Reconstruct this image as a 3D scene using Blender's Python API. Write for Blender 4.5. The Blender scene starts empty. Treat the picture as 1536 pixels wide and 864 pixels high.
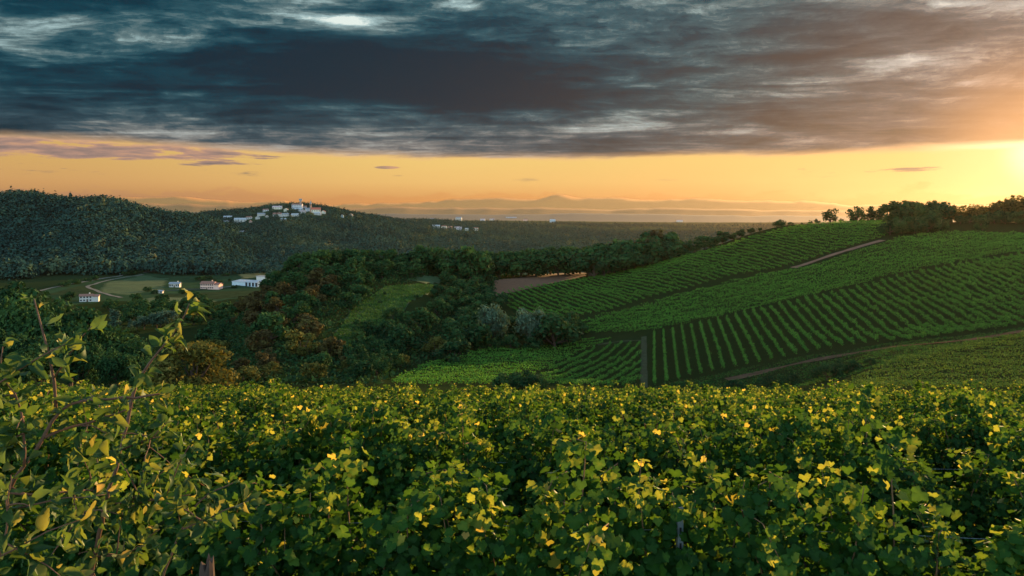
import bpy, math, random
import numpy as np
random.seed(7)
RNG = np.random.default_rng(11)
R = math.radians
SC = bpy.context.scene
COL = SC.collection

# ------------------------------------------------------------------ camera, sky, sun, exposure
F = 1194.0                      # focal length in photo pixels (1536 wide)
CX, HY = 768.0, 325.0           # column of the optical axis, row of the horizon
cam_d = bpy.data.cameras.new('camera'); cam = bpy.data.objects.new('camera', cam_d); COL.objects.link(cam)
cam_d.sensor_width = 36.0; cam_d.lens = 36.0 * F / 1536.0
cam_d.shift_y = -(432.0 - HY) / 1536.0
cam_d.clip_start = 0.05; cam_d.clip_end = 60000
cam.location = (0, 0, 0); cam.rotation_euler = (R(90), 0, 0)
SC.camera = cam

SUN_AZ, SUN_EL = R(34.5), R(8.5)     # azimuth clockwise from +Y (into the picture), elevation
sun_dir = (math.sin(SUN_AZ) * math.cos(SUN_EL), math.cos(SUN_AZ) * math.cos(SUN_EL), math.sin(SUN_EL))

class NT:
    """small helper for writing node trees"""
    def __init__(s, tree):
        s.t = tree; s.n = tree.nodes; s.l = tree.links
    def new(s, typ, **kw):
        n = s.n.new(typ)
        for k, v in kw.items(): setattr(n, k, v)
        return n
    def put(s, sock, v):
        if isinstance(v, bpy.types.NodeSocket): s.l.new(v, sock)
        elif v is not None: sock.default_value = v
    def m(s, op, a, b=None, c=None, clamp=False):
        n = s.new('ShaderNodeMath', operation=op); n.use_clamp = clamp
        s.put(n.inputs[0], a)
        if b is not None: s.put(n.inputs[1], b)
        if c is not None: s.put(n.inputs[2], c)
        return n.outputs[0]
    def ss(s, v, a, b, lo=0.0, hi=1.0):
        n = s.new('ShaderNodeMapRange', interpolation_type='SMOOTHSTEP')
        s.put(n.inputs[0], v); s.put(n.inputs[1], a); s.put(n.inputs[2], b); s.put(n.inputs[3], lo); s.put(n.inputs[4], hi)
        return n.outputs[0]
    def mix(s, f, a, b, mode='MIX'):
        n = s.new('ShaderNodeMix', data_type='RGBA', blend_type=mode)
        s.put(n.inputs[0], f)
        for i, v in ((6, a), (7, b)):
            if isinstance(v, (tuple, list)): v = (v[0], v[1], v[2], 1)
            s.put(n.inputs[i], v)
        return n.outputs[2]
    def comb(s, x, y, z):
        n = s.new('ShaderNodeCombineXYZ')
        for i, v in enumerate((x, y, z)): s.put(n.inputs[i], v)
        return n.outputs[0]
    def noise(s, vec, scale, detail=5, rough=0.55, dist=0.0, lac=2.0):
        n = s.new('ShaderNodeTexNoise'); 
        if vec is not None: s.put(n.inputs['Vector'], vec)
        n.inputs['Scale'].default_value = scale; n.inputs['Detail'].default_value = detail
        n.inputs['Roughness'].default_value = rough; n.inputs['Distortion'].default_value = dist
        n.inputs['Lacunarity'].default_value = lac
        return n.outputs[0]
    def ramp(s, v, stops, interp='LINEAR'):
        n = s.new('ShaderNodeValToRGB'); s.put(n.inputs[0], v); cr = n.color_ramp; cr.interpolation = interp
        while len(cr.elements) < len(stops): cr.elements.new(0.5)
        for e, (p, c) in zip(cr.elements, stops): e.position = p; e.color = (c[0], c[1], c[2], 1)
        return n.outputs[0]

EXPO = 2.2
SKYK = 2.0 ** -EXPO          # the clouds' own brightness is given as seen, before the exposure
def make_world():
    w = bpy.data.worlds.new('World'); SC.world = w; w.use_nodes = True
    N = NT(w.node_tree); N.n.clear()
    out = N.new('ShaderNodeOutputWorld'); bg = N.new('ShaderNodeBackground')
    STR = 0.15
    bg.inputs[1].default_value = STR
    sky = N.new('ShaderNodeTexSky', sky_type='NISHITA')
    sky.sun_disc = False; sky.sun_elevation = SUN_EL; sky.sun_rotation = SUN_AZ
    sky.altitude = 300; sky.dust_density = 1.2; sky.air_density = 1.0; sky.ozone_density = 1.0
    tc = N.new('ShaderNodeTexCoord'); sep = N.new('ShaderNodeSeparateXYZ'); N.l.new(tc.outputs['Generated'], sep.inputs[0])
    x, y, z = sep.outputs
    hor = N.m('SQRT', N.m('ADD', N.m('ADD', N.m('MULTIPLY', x, x), N.m('MULTIPLY', y, y)), 1e-5))
    e = N.m('DIVIDE', z, hor)                         # tangent of the elevation
    a = N.m('ARCTAN2', x, y)                          # azimuth, 0 = into the picture, + to the right
    zz = N.m('ADD', N.m('MAXIMUM', e, 0.0), 0.035)
    u = N.m('DIVIDE', N.m('DIVIDE', x, hor), zz); v = N.m('DIVIDE', N.m('DIVIDE', y, hor), zz)
    plane = N.comb(N.m('MULTIPLY', u, 0.62), v, 0.0)  # flat cloud deck seen in perspective
    big = N.noise(N.comb(N.m('MULTIPLY', u, 0.50), N.m('MULTIPLY', v, 0.8), 6.2), 0.60, 3, 0.5, 0.4)
    fine = N.noise(plane, 1.7, 9, 0.62, 0.7)
    wisp = N.noise(N.comb(N.m('MULTIPLY', u, 0.22), N.m('MULTIPLY', v, 1.0), 3.3), 1.5, 8, 0.60, 0.6)
    lump = N.noise(N.comb(N.m('MULTIPLY', a, 5.0), N.m('MULTIPLY', e, 16.0), 4.4), 1.0, 8, 0.60, 0.5)
    t = N.m('ADD', N.m('ADD', N.m('MULTIPLY', big, 0.60), N.m('MULTIPLY', fine, 0.44)), N.m('ADD', N.m('MULTIPLY', wisp, 0.26), N.m('MULTIPLY', lump, 0.45)))
    t = N.m('ADD', N.m('MULTIPLY', N.m('SUBTRACT', t, 0.875), 1.95), 0.47)
    streak = N.noise(N.comb(N.m('MULTIPLY', a, 3.2), N.m('ADD', N.m('MULTIPLY', e, 62.0), N.m('MULTIPLY', big, 5.0)), 7.7), 1.0, 9, 0.66, 0.4)
    t = N.m('ADD', t, N.m('MULTIPLY', N.m('SUBTRACT', streak, 0.5), N.ss(e, 0.30, 0.10, 0.22, 0.55)))
    t = N.m('ADD', t, N.m('MULTIPLY', N.ss(e, 0.20, 0.09), 0.05))
    crisp = N.noise(N.comb(N.m('MULTIPLY', a, 17.0), N.m('ADD', N.m('MULTIPLY', e, 85.0), N.m('MULTIPLY', lump, 6.0)), 2.2), 1.0, 10, 0.72, 0.3)
    t = N.m('ADD', t, N.m('MULTIPLY', N.m('SUBTRACT', crisp, 0.5), 0.62))
    def blob(a0, e0, ra, re):      # a soft patch of the deck at a given bearing and height
        da = N.m('DIVIDE', N.m('SUBTRACT', a, a0), ra); de = N.m('DIVIDE', N.m('SUBTRACT', e, e0), re)
        return N.m('EXPONENT', N.m('MULTIPLY', N.m('ADD', N.m('MULTIPLY', da, da), N.m('MULTIPLY', de, de)), -1.0))
    for a0, e0, ra, re, k in ((-.22, .243, .08, .012, .23), (-.565, .176, .05, .009, .34), (-.43, .205, .11, .016, .16), (.46, .172, .13, .010, .09), (.06, .270, .12, .016, .16),
                              (-.08, .262, .05, .010, .22), (-.30, .272, .10, .012, .25), (.02, .190, .26, .032, -.07), (-.45, .245, .16, .020, -.09), (-.20, .17, .20, .020, -.10), (.30, .24, .20, .03, -.10), (.20, .155, .14, .012, .10), (-.1, .13, .3, .010, .07)):
        t = N.m('ADD', t, N.m('MULTIPLY', blob(a0, e0, ra, re), N.m('MULTIPLY', N.m('ADD', fine, lump), k)))
    deck = N.ramp(t, [(0.26, (0.0, 0.022, 0.042)), (0.44, (0.0, 0.046, 0.074)), (0.57, (0.026, 0.100, 0.130)),
                      (0.66, (0.12, 0.200, 0.215)), (0.80, (0.38, 0.54, 0.55)), (0.88, (0.80, 0.90, 0.84))])
    # lower part of the deck turns mauve-grey, sun side turns warm
    low = N.ss(e, 0.150, 0.075)
    mauve = N.ramp(t, [(0.28, (0.004, 0.040, 0.062)), (0.52, (0.062, 0.098, 0.125)), (0.74, (0.28, 0.22, 0.20))])
    deck = N.mix(N.m('MULTIPLY', low, 0.70), deck, mauve)
    sd = N.new('ShaderNodeVectorMath', operation='DOT_PRODUCT')
    N.l.new(tc.outputs['Generated'], sd.inputs[0]); 
    ga, ge = R(33.6), math.atan(0.066)
    sd.inputs[1].default_value = (math.sin(ga) * math.cos(ge), math.cos(ga) * math.cos(ge), math.sin(ge))
    ang = N.m('ARCCOSINE', N.m('MINIMUM', sd.outputs['Value'], 0.99999))
    g1 = N.ss(ang, 0.38, 0.0); g2 = N.ss(ang, 0.145, 0.0); g3 = N.ss(ang, 0.045, 0.0)
    warm = N.ramp(t, [(0.28, (0.035, 0.055, 0.080)), (0.55, (0.16, 0.140, 0.150)), (0.78, (0.52, 0.37, 0.31))])
    deck = N.mix(N.m('MULTIPLY', g1, 0.85), deck, warm)
    deck = N.mix(N.m('MULTIPLY', g2, 0.75), deck, (1.0, 0.50, 0.22))
    # clear band along the horizon
    band = N.ramp(N.m('MULTIPLY', e, 8.0), [(0.0, (0.86, 0.33, 0.10)), (0.16, (0.92, 0.43, 0.13)), (0.34, (0.98, 0.60, 0.19)),
                                            (0.55, (0.95, 0.64, 0.20)), (0.75, (0.82, 0.57, 0.17))])
    left = N.ss(a, -0.05, -0.60)
    band = N.mix(N.m('MULTIPLY', left, 0.75), band, N.ramp(N.m('MULTIPLY', e, 8.0), [(0.0, (0.50, 0.25, 0.13)), (0.3, (0.70, 0.36, 0.14)), (0.6, (0.66, 0.40, 0.13))]))
    band = N.mix(N.m('MULTIPLY', g1, 0.6), band, (1.0, 0.66, 0.24))
    band = N.mix(N.m('MULTIPLY', g2, 0.9), band, (1.15, 0.86, 0.38))
    band = N.mix(g3, band, (1.6, 1.35, 0.8))
    # small broken clouds inside the band, mostly towards the left
    cv = N.comb(N.m('MULTIPLY', a, 9.0), N.m('MULTIPLY', e, 70.0), 1.7)
    cn = N.noise(cv, 1.0, 7, 0.62, 0.2)
    place = N.m('MULTIPLY', N.ss(a, -0.12, -0.40), N.m('MULTIPLY', N.ss(e, 0.050, 0.070), 1.0))
    cm = N.ss(N.m('ADD', cn, N.m('MULTIPLY', place, 0.20)), 0.62, 0.70)
    cm = N.m('MULTIPLY', cm, N.ss(e, 0.040, 0.056))
    cloudcol = N.ramp(cn, [(0.42, (0.80, 0.42, 0.25)), (0.54, (0.42, 0.27, 0.22)), (0.66, (0.17, 0.155, 0.16))])
    for a0, e0, ra, re in ((-.342, .0815, .011, .0055), (-.280, .0800, .013, .0035), (-.155, .061, .018, .0022)):
        cm = N.m('MAXIMUM', cm, N.m('MULTIPLY', N.ss(N.m('MULTIPLY', blob(a0, e0, ra, re), N.m('ADD', cn, 0.5)), 0.38, 0.62), 0.9))
    band = N.mix(cm, band, cloudcol)
    # low bank of cloud tops just over the far mountains
    bn = N.noise(N.comb(N.m('MULTIPLY', a, 14.0), N.m('MULTIPLY', e, 40.0), 9.1), 1.0, 6, 0.6, 0.2)
    bank = N.ss(N.m('SUBTRACT', N.m('MULTIPLY', bn, 0.052), e), -0.003, 0.002)
    band = N.mix(N.m('MULTIPLY', bank, 0.45), band, N.mix(left, (0.86, 0.36, 0.10), (0.58, 0.30, 0.18)))
    # edge between band and deck, ragged
    en = N.noise(N.comb(N.m('MULTIPLY', a, 6.0), N.m('MULTIPLY', e, 30.0), 0.0), 1.0, 7, 0.6, 0.4)
    # deck lower edge higher up on the left and just by the sun
    edge = N.m('ADD', N.m('ADD', 0.0735, N.m('MULTIPLY', N.ss(a, -0.12, -0.55), 0.012)), N.m('MULTIPLY', N.m('SUBTRACT', en, 0.5), 0.020))
    ed = N.m('SUBTRACT', e, edge)
    dm = N.ss(ed, -0.0015, 0.0035)
    rim = N.m('MULTIPLY', N.ss(ed, -0.004, 0.0), N.ss(ed, 0.010, 0.001))
    col = N.mix(dm, band, deck)
    col = N.mix(N.m('MULTIPLY', rim, N.m('ADD', 0.35, N.m('MULTIPLY', g1, 0.6), clamp=True)), col, N.mix(g2, (0.95, 0.56, 0.26), (1.5, 1.2, 0.65)))
    # the deck is broken overhead and behind: clear sky there
    front = N.ss(y, -0.25, 0.30)
    cover = N.m('MULTIPLY', front, N.ss(e, 0.75, 0.36))
    scaled = N.new('ShaderNodeVectorMath', operation='SCALE'); N.l.new(col, scaled.inputs[0]); scaled.inputs['Scale'].default_value = SKYK / STR
    final = N.mix(cover, sky.outputs[0], scaled.outputs[0])
    final = N.mix(N.ss(e, -0.03, -0.10), final, (0.4, 0.35, 0.25))
    N.l.new(final, bg.inputs[0]); N.l.new(bg.outputs[0], out.inputs[0])
make_world()

sun_d = bpy.data.lights.new('sun', 'SUN'); sun_d.energy = 3.2; sun_d.angle = R(0.6); sun_d.color = (1.0, 0.60, 0.24)
sun = bpy.data.objects.new('sun', sun_d); COL.objects.link(sun)
sun.rotation_euler = (R(90) - SUN_EL, 0, math.pi - SUN_AZ)
sun.location = (150, 250, 120)

vs = SC.view_settings
SC.display_settings.display_device = 'sRGB'
vs.view_transform = 'Standard'; vs.look = 'None'; vs.gamma = 1.0; vs.use_curve_mapping = False
vs.exposure = EXPO
cy = SC.cycles
cy.use_denoising = True
cy.max_bounces = 6; cy.diffuse_bounces = 3; cy.glossy_bounces = 2; cy.transmission_bounces = 4; cy.volume_bounces = 0; cy.transparent_max_bounces = 4
cy.sample_clamp_indirect = 3.0
cy.caustics_reflective = False; cy.caustics_refractive = False

# ------------------------------------------------------------------ helpers
def mesh_np(name, verts, faces, mats=(), attrs=None, smooth=False, mat_idx=None):
    """verts (N,3), faces (M,k) array or list of arrays with different k"""
    me = bpy.data.meshes.new(name)
    verts = np.asarray(verts, dtype=np.float32)
    if isinstance(faces, np.ndarray): faces = [faces]
    faces = [np.asarray(f, dtype=np.int32) for f in faces if len(f)]
    nl = sum(f.size for f in faces); npoly = sum(len(f) for f in faces)
    me.vertices.add(len(verts)); me.vertices.foreach_set('co', verts.ravel())
    me.loops.add(nl); me.polygons.add(npoly)
    me.loops.foreach_set('vertex_index', np.concatenate([f.ravel() for f in faces]))
    tot = np.concatenate([np.full(len(f), f.shape[1], np.int32) for f in faces])
    start = np.concatenate([[0], np.cumsum(tot)[:-1]]).astype(np.int32)
    me.polygons.foreach_set('loop_start', start)
    for m in mats: me.materials.append(m)
    if mat_idx is not None: me.polygons.foreach_set('material_index', np.asarray(mat_idx, np.int32))
    if smooth: me.polygons.foreach_set('use_smooth', np.ones(npoly, bool))
    if attrs:
        for k, v in attrs.items():
            at = me.attributes.new(k, 'FLOAT', 'POINT'); at.data.foreach_set('value', np.asarray(v, np.float32))
    me.update(calc_edges=True)
    return me

def link(name, me, parent=None, loc=None, rz=None, scale=None):
    o = bpy.data.objects.new(name, me); COL.objects.link(o)
    if parent is not None: o.parent = parent
    if loc is not None: o.location = loc
    if rz is not None: o.rotation_euler = (0, 0, rz)
    if scale is not None: o.scale = scale if hasattr(scale, '__len__') else (scale,) * 3
    return o

def tag(o, label, cat, group=None, kind=None):
    if label: o['label'] = label
    if cat: o['category'] = cat
    if group: o['group'] = group
    if kind: o['kind'] = kind
    return o

def thing(name, label, cat, loc=(0, 0, 0), rz=0, group=None, scale=None):
    return tag(link(name, None, None, loc, rz, scale), label, cat, group)

def structure(name, me):
    o = link(name, me); o['kind'] = 'structure'; return o

class MB:
    """collects boxes, tubes and free polygons into one mesh"""
    def __init__(s): s.v = []; s.f = []; s.n = 0
    def add(s, v, f):
        v = np.asarray(v, float); s.v.append(v); s.f += [[i + s.n for i in q] for q in f]; s.n += len(v)
    def box(s, x0, x1, y0, y1, z0, z1):
        v = [(x0, y0, z0), (x1, y0, z0), (x1, y1, z0), (x0, y1, z0), (x0, y0, z1), (x1, y0, z1), (x1, y1, z1), (x0, y1, z1)]
        s.add(v, [(0, 3, 2, 1), (4, 5, 6, 7), (0, 1, 5, 4), (1, 2, 6, 5), (2, 3, 7, 6), (3, 0, 4, 7)])
    def prism(s, prof, a0, a1, axis='x'):
        """extrude a profile (list of (p,q)) between a0 and a1; axis x: profile is (y,z)"""
        n = len(prof); v = []
        for a in (a0, a1):
            for p, q in prof: v.append((a, p, q) if axis == 'x' else (p, a, q))
        f = [tuple(range(n))[::-1], tuple(range(n, 2 * n))] + [(i, (i + 1) % n, n + (i + 1) % n, n + i) for i in range(n)]
        s.add(v, f)
    def tube(s, pts, rads, k=7, cap=True):
        pts = np.asarray(pts, float); n = len(pts)
        if np.isscalar(rads): rads = [rads] * n
        d = np.gradient(pts, axis=0); d /= np.linalg.norm(d, axis=1)[:, None] + 1e-9
        ref = np.array([0.31, 0.17, 0.93]) if abs(d[:, 2]).mean() < 0.9 else np.array([1.0, 0.1, 0.0])
        v = []
        for i in range(n):
            a = np.cross(d[i], ref); a /= np.linalg.norm(a) + 1e-9; b = np.cross(d[i], a)
            for j in range(k):
                t = 2 * math.pi * j / k
                v.append(pts[i] + rads[i] * (math.cos(t) * a + math.sin(t) * b))
        f = [(i * k + j, i * k + (j + 1) % k, (i + 1) * k + (j + 1) % k, (i + 1) * k + j) for i in range(n - 1) for j in range(k)]
        if cap: f += [tuple(range(k))[::-1], tuple((n - 1) * k + j for j in range(k))]
        s.add(v, f)
    def lathe(s, prof, k=16, c=(0, 0)):
        v = [(c[0] + r * math.cos(2 * math.pi * j / k), c[1] + r * math.sin(2 * math.pi * j / k), z) for r, z in prof for j in range(k)]
        n = len(prof)
        f = [(i * k + j, i * k + (j + 1) % k, (i + 1) * k + (j + 1) % k, (i + 1) * k + j) for i in range(n - 1) for j in range(k)]
        f += [tuple(range(k))[::-1], tuple((n - 1) * k + j for j in range(k))]
        s.add(v, f)
    def mesh(s, name, mat, smooth=False):
        me = bpy.data.meshes.new(name); me.from_pydata(np.concatenate(s.v).tolist(), [], s.f)
        me.materials.append(mat)
        if smooth: me.polygons.foreach_set('use_smooth', np.ones(len(me.polygons), bool))
        me.update(); return me
    def build(s, name, mat, parent=None, smooth=False): return link(name, s.mesh(name, mat, smooth), parent)

def rand_rot(n, rng, up_bias=0.0):
    """n random rotation matrices whose third column (normal) leans to +Z by up_bias"""
    nrm = rng.normal(size=(n, 3)); nrm[:, 2] += up_bias
    nrm /= np.linalg.norm(nrm, axis=1)[:, None]
    return frames(nrm, rng)
def frames(nrm, rng, tip=None):
    t = rng.normal(size=nrm.shape) if tip is None else tip
    t = t - (t * nrm).sum(1)[:, None] * nrm; t /= np.linalg.norm(t, axis=1)[:, None] + 1e-9
    b = np.cross(nrm, t)
    return np.stack([b, t, nrm], axis=2)

# ------------------------------------------------------------------ materials
def mat_principled(name, build):
    m = bpy.data.materials.new(name); m.use_nodes = True
    N = NT(m.node_tree); bsdf = N.n['Principled BSDF']; build(N, bsdf); return m

def mat_plain(name, c, rough=0.8, var=0.15, scale=3.0, metallic=0.0, spec=0.12):
    def b(N, s):
        tc = N.new('ShaderNodeTexCoord')
        f = N.noise(tc.outputs['Object'], scale, 6, 0.6)
        col = N.mix(f, tuple(max(0, q * (1 - 2 * var)) for q in c), tuple(q * (1 + 2 * var) for q in c))
        N.l.new(col, s.inputs['Base Color']); s.inputs['Roughness'].default_value = rough; s.inputs['Metallic'].default_value = metallic; s.inputs['Specular IOR Level'].default_value = spec if rough > 0.5 else 0.5
    return mat_principled(name, b)

def mat_leaf(name, stops, trans=0.4, rough=0.5, spec=0.25, tgain=1.5, objvar=0.25, tcol=None, tstops=None):
    """leaf: diffuse front, light shining through, faint gloss; tint attribute picks the leaf's own colour"""
    m = bpy.data.materials.new(name); m.use_nodes = True
    N = NT(m.node_tree); N.n.clear()
    out = N.new('ShaderNodeOutputMaterial')
    at = N.new('ShaderNodeAttribute'); at.attribute_name = 'tint'
    oi = N.new('ShaderNodeObjectInfo')
    f = N.m('ADD', at.outputs['Fac'], N.m('MULTIPLY', N.m('SUBTRACT', oi.outputs['Random'], 0.5), objvar), clamp=True)
    col = N.ramp(f, stops)
    d = N.new('ShaderNodeBsdfDiffuse'); N.l.new(col, d.inputs[0])
    tr = N.new('ShaderNodeBsdfTranslucent')
    tm = N.new('ShaderNodeVectorMath', operation='MULTIPLY'); N.l.new(col, tm.inputs[0])
    tc = tcol or (tgain * 1.1, tgain, tgain * 0.5); tm.inputs[1].default_value = tc
    N.l.new(N.ramp(f, tstops) if tstops else tm.outputs[0], tr.inputs[0])
    mx = N.new('ShaderNodeMixShader'); mx.inputs[0].default_value = trans
    N.l.new(d.outputs[0], mx.inputs[1]); N.l.new(tr.outputs[0], mx.inputs[2])
    gl = N.new('ShaderNodeBsdfGlossy'); gl.inputs['Roughness'].default_value = rough; gl.inputs['Color'].default_value = (0.9, 0.95, 0.9, 1)
    lw = N.new('ShaderNodeLayerWeight'); lw.inputs[0].default_value = 0.5
    fac = N.m('MULTIPLY', N.m('ADD', N.m('POWER', lw.outputs['Facing'], 4.0), 0.08), spec)
    m2 = N.new('ShaderNodeMixShader'); N.l.new(fac, m2.inputs[0]); N.l.new(mx.outputs[0], m2.inputs[1]); N.l.new(gl.outputs[0], m2.inputs[2])
    N.l.new(m2.outputs[0], out.inputs[0])
    return m

M = {}
M['vine_leaf'] = mat_leaf('vine_leaf', [(0.0, (0.009, 0.038, 0.006)), (0.40, (0.024, 0.088, 0.010)), (0.70, (0.085, 0.150, 0.016)), (0.90, (0.20, 0.20, 0.03)), (1.0, (0.30, 0.20, 0.05))], 0.48, 0.55, 0.07, 3.0, 0.12, None, [(0.0, (0.025, 0.07, 0.006)), (0.3, (0.07, 0.14, 0.010)), (0.6, (0.34, 0.36, 0.035)), (1.0, (0.74, 0.54, 0.07))])
M['field_leaf'] = mat_leaf('field_leaf', [(0.0, (0.032, 0.105, 0.014)), (0.5, (0.070, 0.195, 0.024)), (1.0, (0.14, 0.27, 0.040))], 0.22, 0.7, 0.06, 1.5, 0.15)
M['dry_leaf'] = mat_leaf('dry_leaf', [(0.0, (0.028, 0.062, 0.013)), (0.5, (0.058, 0.110, 0.020)), (1.0, (0.12, 0.165, 0.035))], 0.22, 0.7, 0.05, 1.5, 0.15)
M['grass_leaf'] = mat_leaf('grass_leaf', [(0.0, (0.020, 0.055, 0.012)), (0.5, (0.036, 0.092, 0.018)), (1.0, (0.070, 0.130, 0.026))], 0.15, 0.8, 0.03, 1.2, 0.15)
M['wood_leaf'] = mat_leaf('wood_leaf', [(0.0, (0.010, 0.030, 0.012)), (0.5, (0.020, 0.056, 0.018)), (1.0, (0.046, 0.092, 0.024))], 0.14, 0.8, 0.03, 1.1, 0.4)
M['flare_rust_leaf'] = mat_leaf('flare_rust_leaf', [(0.0, (0.034, 0.028, 0.011)), (0.5, (0.062, 0.048, 0.017)), (1.0, (0.095, 0.085, 0.024))], 0.14, 0.8, 0.03, 1.1, 0.5)  # lens flare's reddish cast is put into these leaf colours
M['olive_leaf'] = mat_leaf('olive_leaf', [(0.0, (0.040, 0.050, 0.012)), (0.5, (0.075, 0.080, 0.018)), (1.0, (0.13, 0.12, 0.026))], 0.14, 0.8, 0.03, 1.1, 0.3)
M['gold_leaf'] = mat_leaf('gold_leaf', [(0.0, (0.050, 0.052, 0.012)), (0.5, (0.095, 0.090, 0.018)), (1.0, (0.16, 0.13, 0.028))], 0.2, 0.8, 0.03, 1.2, 0.2)
M['flare_glow_leaf'] = mat_leaf('flare_glow_leaf', [(0.0, (0.034, 0.032, 0.012)), (0.5, (0.060, 0.055, 0.016)), (1.0, (0.11, 0.085, 0.024))], 0.4, 0.8, 0.03, 2.6, 0.3)  # see-through hilltop leaves; the sun flare's brown is put into their colour
M['willow_leaf'] = mat_leaf('willow_leaf', [(0.0, (0.028, 0.056, 0.033)), (0.5, (0.058, 0.100, 0.058)), (1.0, (0.105, 0.160, 0.095))], 0.15, 0.8, 0.04, 1.0, 0.2)
M['far_leaf'] = mat_leaf('far_leaf', [(0.0, (0.013, 0.040, 0.034)), (0.45, (0.027, 0.064, 0.047)), (0.8, (0.062, 0.096, 0.052)), (0.95, (0.12, 0.115, 0.05)), (1.0, (0.17, 0.14, 0.05))], 0.06, 0.9, 0.02, 1.0, 0.0)
M['apple_leaf'] = mat_leaf('apple_leaf', [(0.0, (0.014, 0.045, 0.016)), (0.5, (0.034, 0.078, 0.020)), (0.85, (0.12, 0.14, 0.03)), (1.0, (0.30, 0.17, 0.06))], 0.42, 0.55, 0.09, 2.6, 0.0, None, [(0.0, (0.05, 0.11, 0.012)), (0.45, (0.14, 0.21, 0.02)), (0.8, (0.45, 0.36, 0.06)), (1.0, (0.60, 0.34, 0.10))])
M['bark'] = mat_plain('bark', (0.075, 0.052, 0.038), 0.9, 0.3, 9.0)
M['twig'] = mat_plain('twig', (0.12, 0.065, 0.042), 0.7, 0.25, 30.0)
M['cane'] = mat_plain('cane', (0.15, 0.085, 0.04), 0.8, 0.25, 20.0)
M['steel'] = mat_plain('steel', (0.22, 0.25, 0.27), 0.45, 0.12, 12.0, 0.6)
M['hole'] = mat_plain('hole', (0.02, 0.02, 0.02), 0.9)
M['oldwood'] = mat_plain('oldwood', (0.055, 0.038, 0.030), 0.9, 0.3, 25.0)
M['dirt'] = mat_plain('dirt', (0.16, 0.088, 0.052), 0.95, 0.25, 0.4)
M['mud'] = mat_plain('mud', (0.085, 0.052, 0.030), 1.0, 0.4, 0.5, 0.0, 0.0)
M['ploughed'] = mat_plain('ploughed', (0.115, 0.058, 0.028), 0.95, 0.22, 0.5)
M['meadow'] = mat_plain('meadow', (0.028, 0.058, 0.018), 0.95, 0.35, 0.25)
M['valley_field'] = mat_plain('valley_field', (0.024, 0.046, 0.020), 1.0, 0.35, 0.03, 0.0, 0.0)
M['crop'] = mat_plain('crop', (0.028, 0.040, 0.016), 1.0, 0.4, 0.12, 0.0, 0.0)
M['gold_field'] = mat_plain('gold_field', (0.15, 0.125, 0.04), 0.95, 0.25, 0.05)
M['road'] = mat_plain('road', (0.20, 0.19, 0.165), 0.9, 0.12, 0.05)
M['track'] = mat_plain('track', (0.045, 0.050, 0.025), 1.0, 0.35, 0.6, 0.0, 0.0)
M['far_road'] = mat_plain('far_road', (0.10, 0.098, 0.075), 0.9, 0.12, 0.05)

def mat_terrain():
    def b(N, s):
        g = N.new('ShaderNodeNewGeometry'); p = g.outputs['Position']
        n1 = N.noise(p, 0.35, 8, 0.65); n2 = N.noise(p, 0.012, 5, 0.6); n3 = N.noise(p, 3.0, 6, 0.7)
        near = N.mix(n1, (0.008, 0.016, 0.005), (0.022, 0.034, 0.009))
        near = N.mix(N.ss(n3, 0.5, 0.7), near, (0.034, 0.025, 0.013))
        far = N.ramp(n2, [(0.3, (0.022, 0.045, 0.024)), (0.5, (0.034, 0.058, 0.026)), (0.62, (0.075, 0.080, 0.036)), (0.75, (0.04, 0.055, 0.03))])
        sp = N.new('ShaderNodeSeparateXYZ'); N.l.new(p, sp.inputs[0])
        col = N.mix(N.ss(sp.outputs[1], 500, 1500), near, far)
        N.l.new(col, s.inputs['Base Color']); s.inputs['Roughness'].default_value = 1.0; s.inputs['Specular IOR Level'].default_value = 0.0
        bp = N.new('ShaderNodeBump'); bp.inputs['Strength'].default_value = 0.6; bp.inputs['Distance'].default_value = 0.3
        N.l.new(n1, bp.inputs['Height']); N.l.new(bp.outputs[0], s.inputs['Normal'])
    return mat_principled('ground_cover', b)
M['terrain'] = mat_terrain()
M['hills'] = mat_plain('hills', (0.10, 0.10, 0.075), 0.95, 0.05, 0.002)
M['far_hills'] = mat_plain('far_hills', (0.42, 0.21, 0.075), 0.95, 0.05, 0.002)  # orange of the sunset haze is put into this base colour
M['mountains'] = mat_plain('mountains', (0.70, 0.31, 0.09), 0.95, 0.05, 0.002)  # the glow of far haze is put into the base colour

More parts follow.
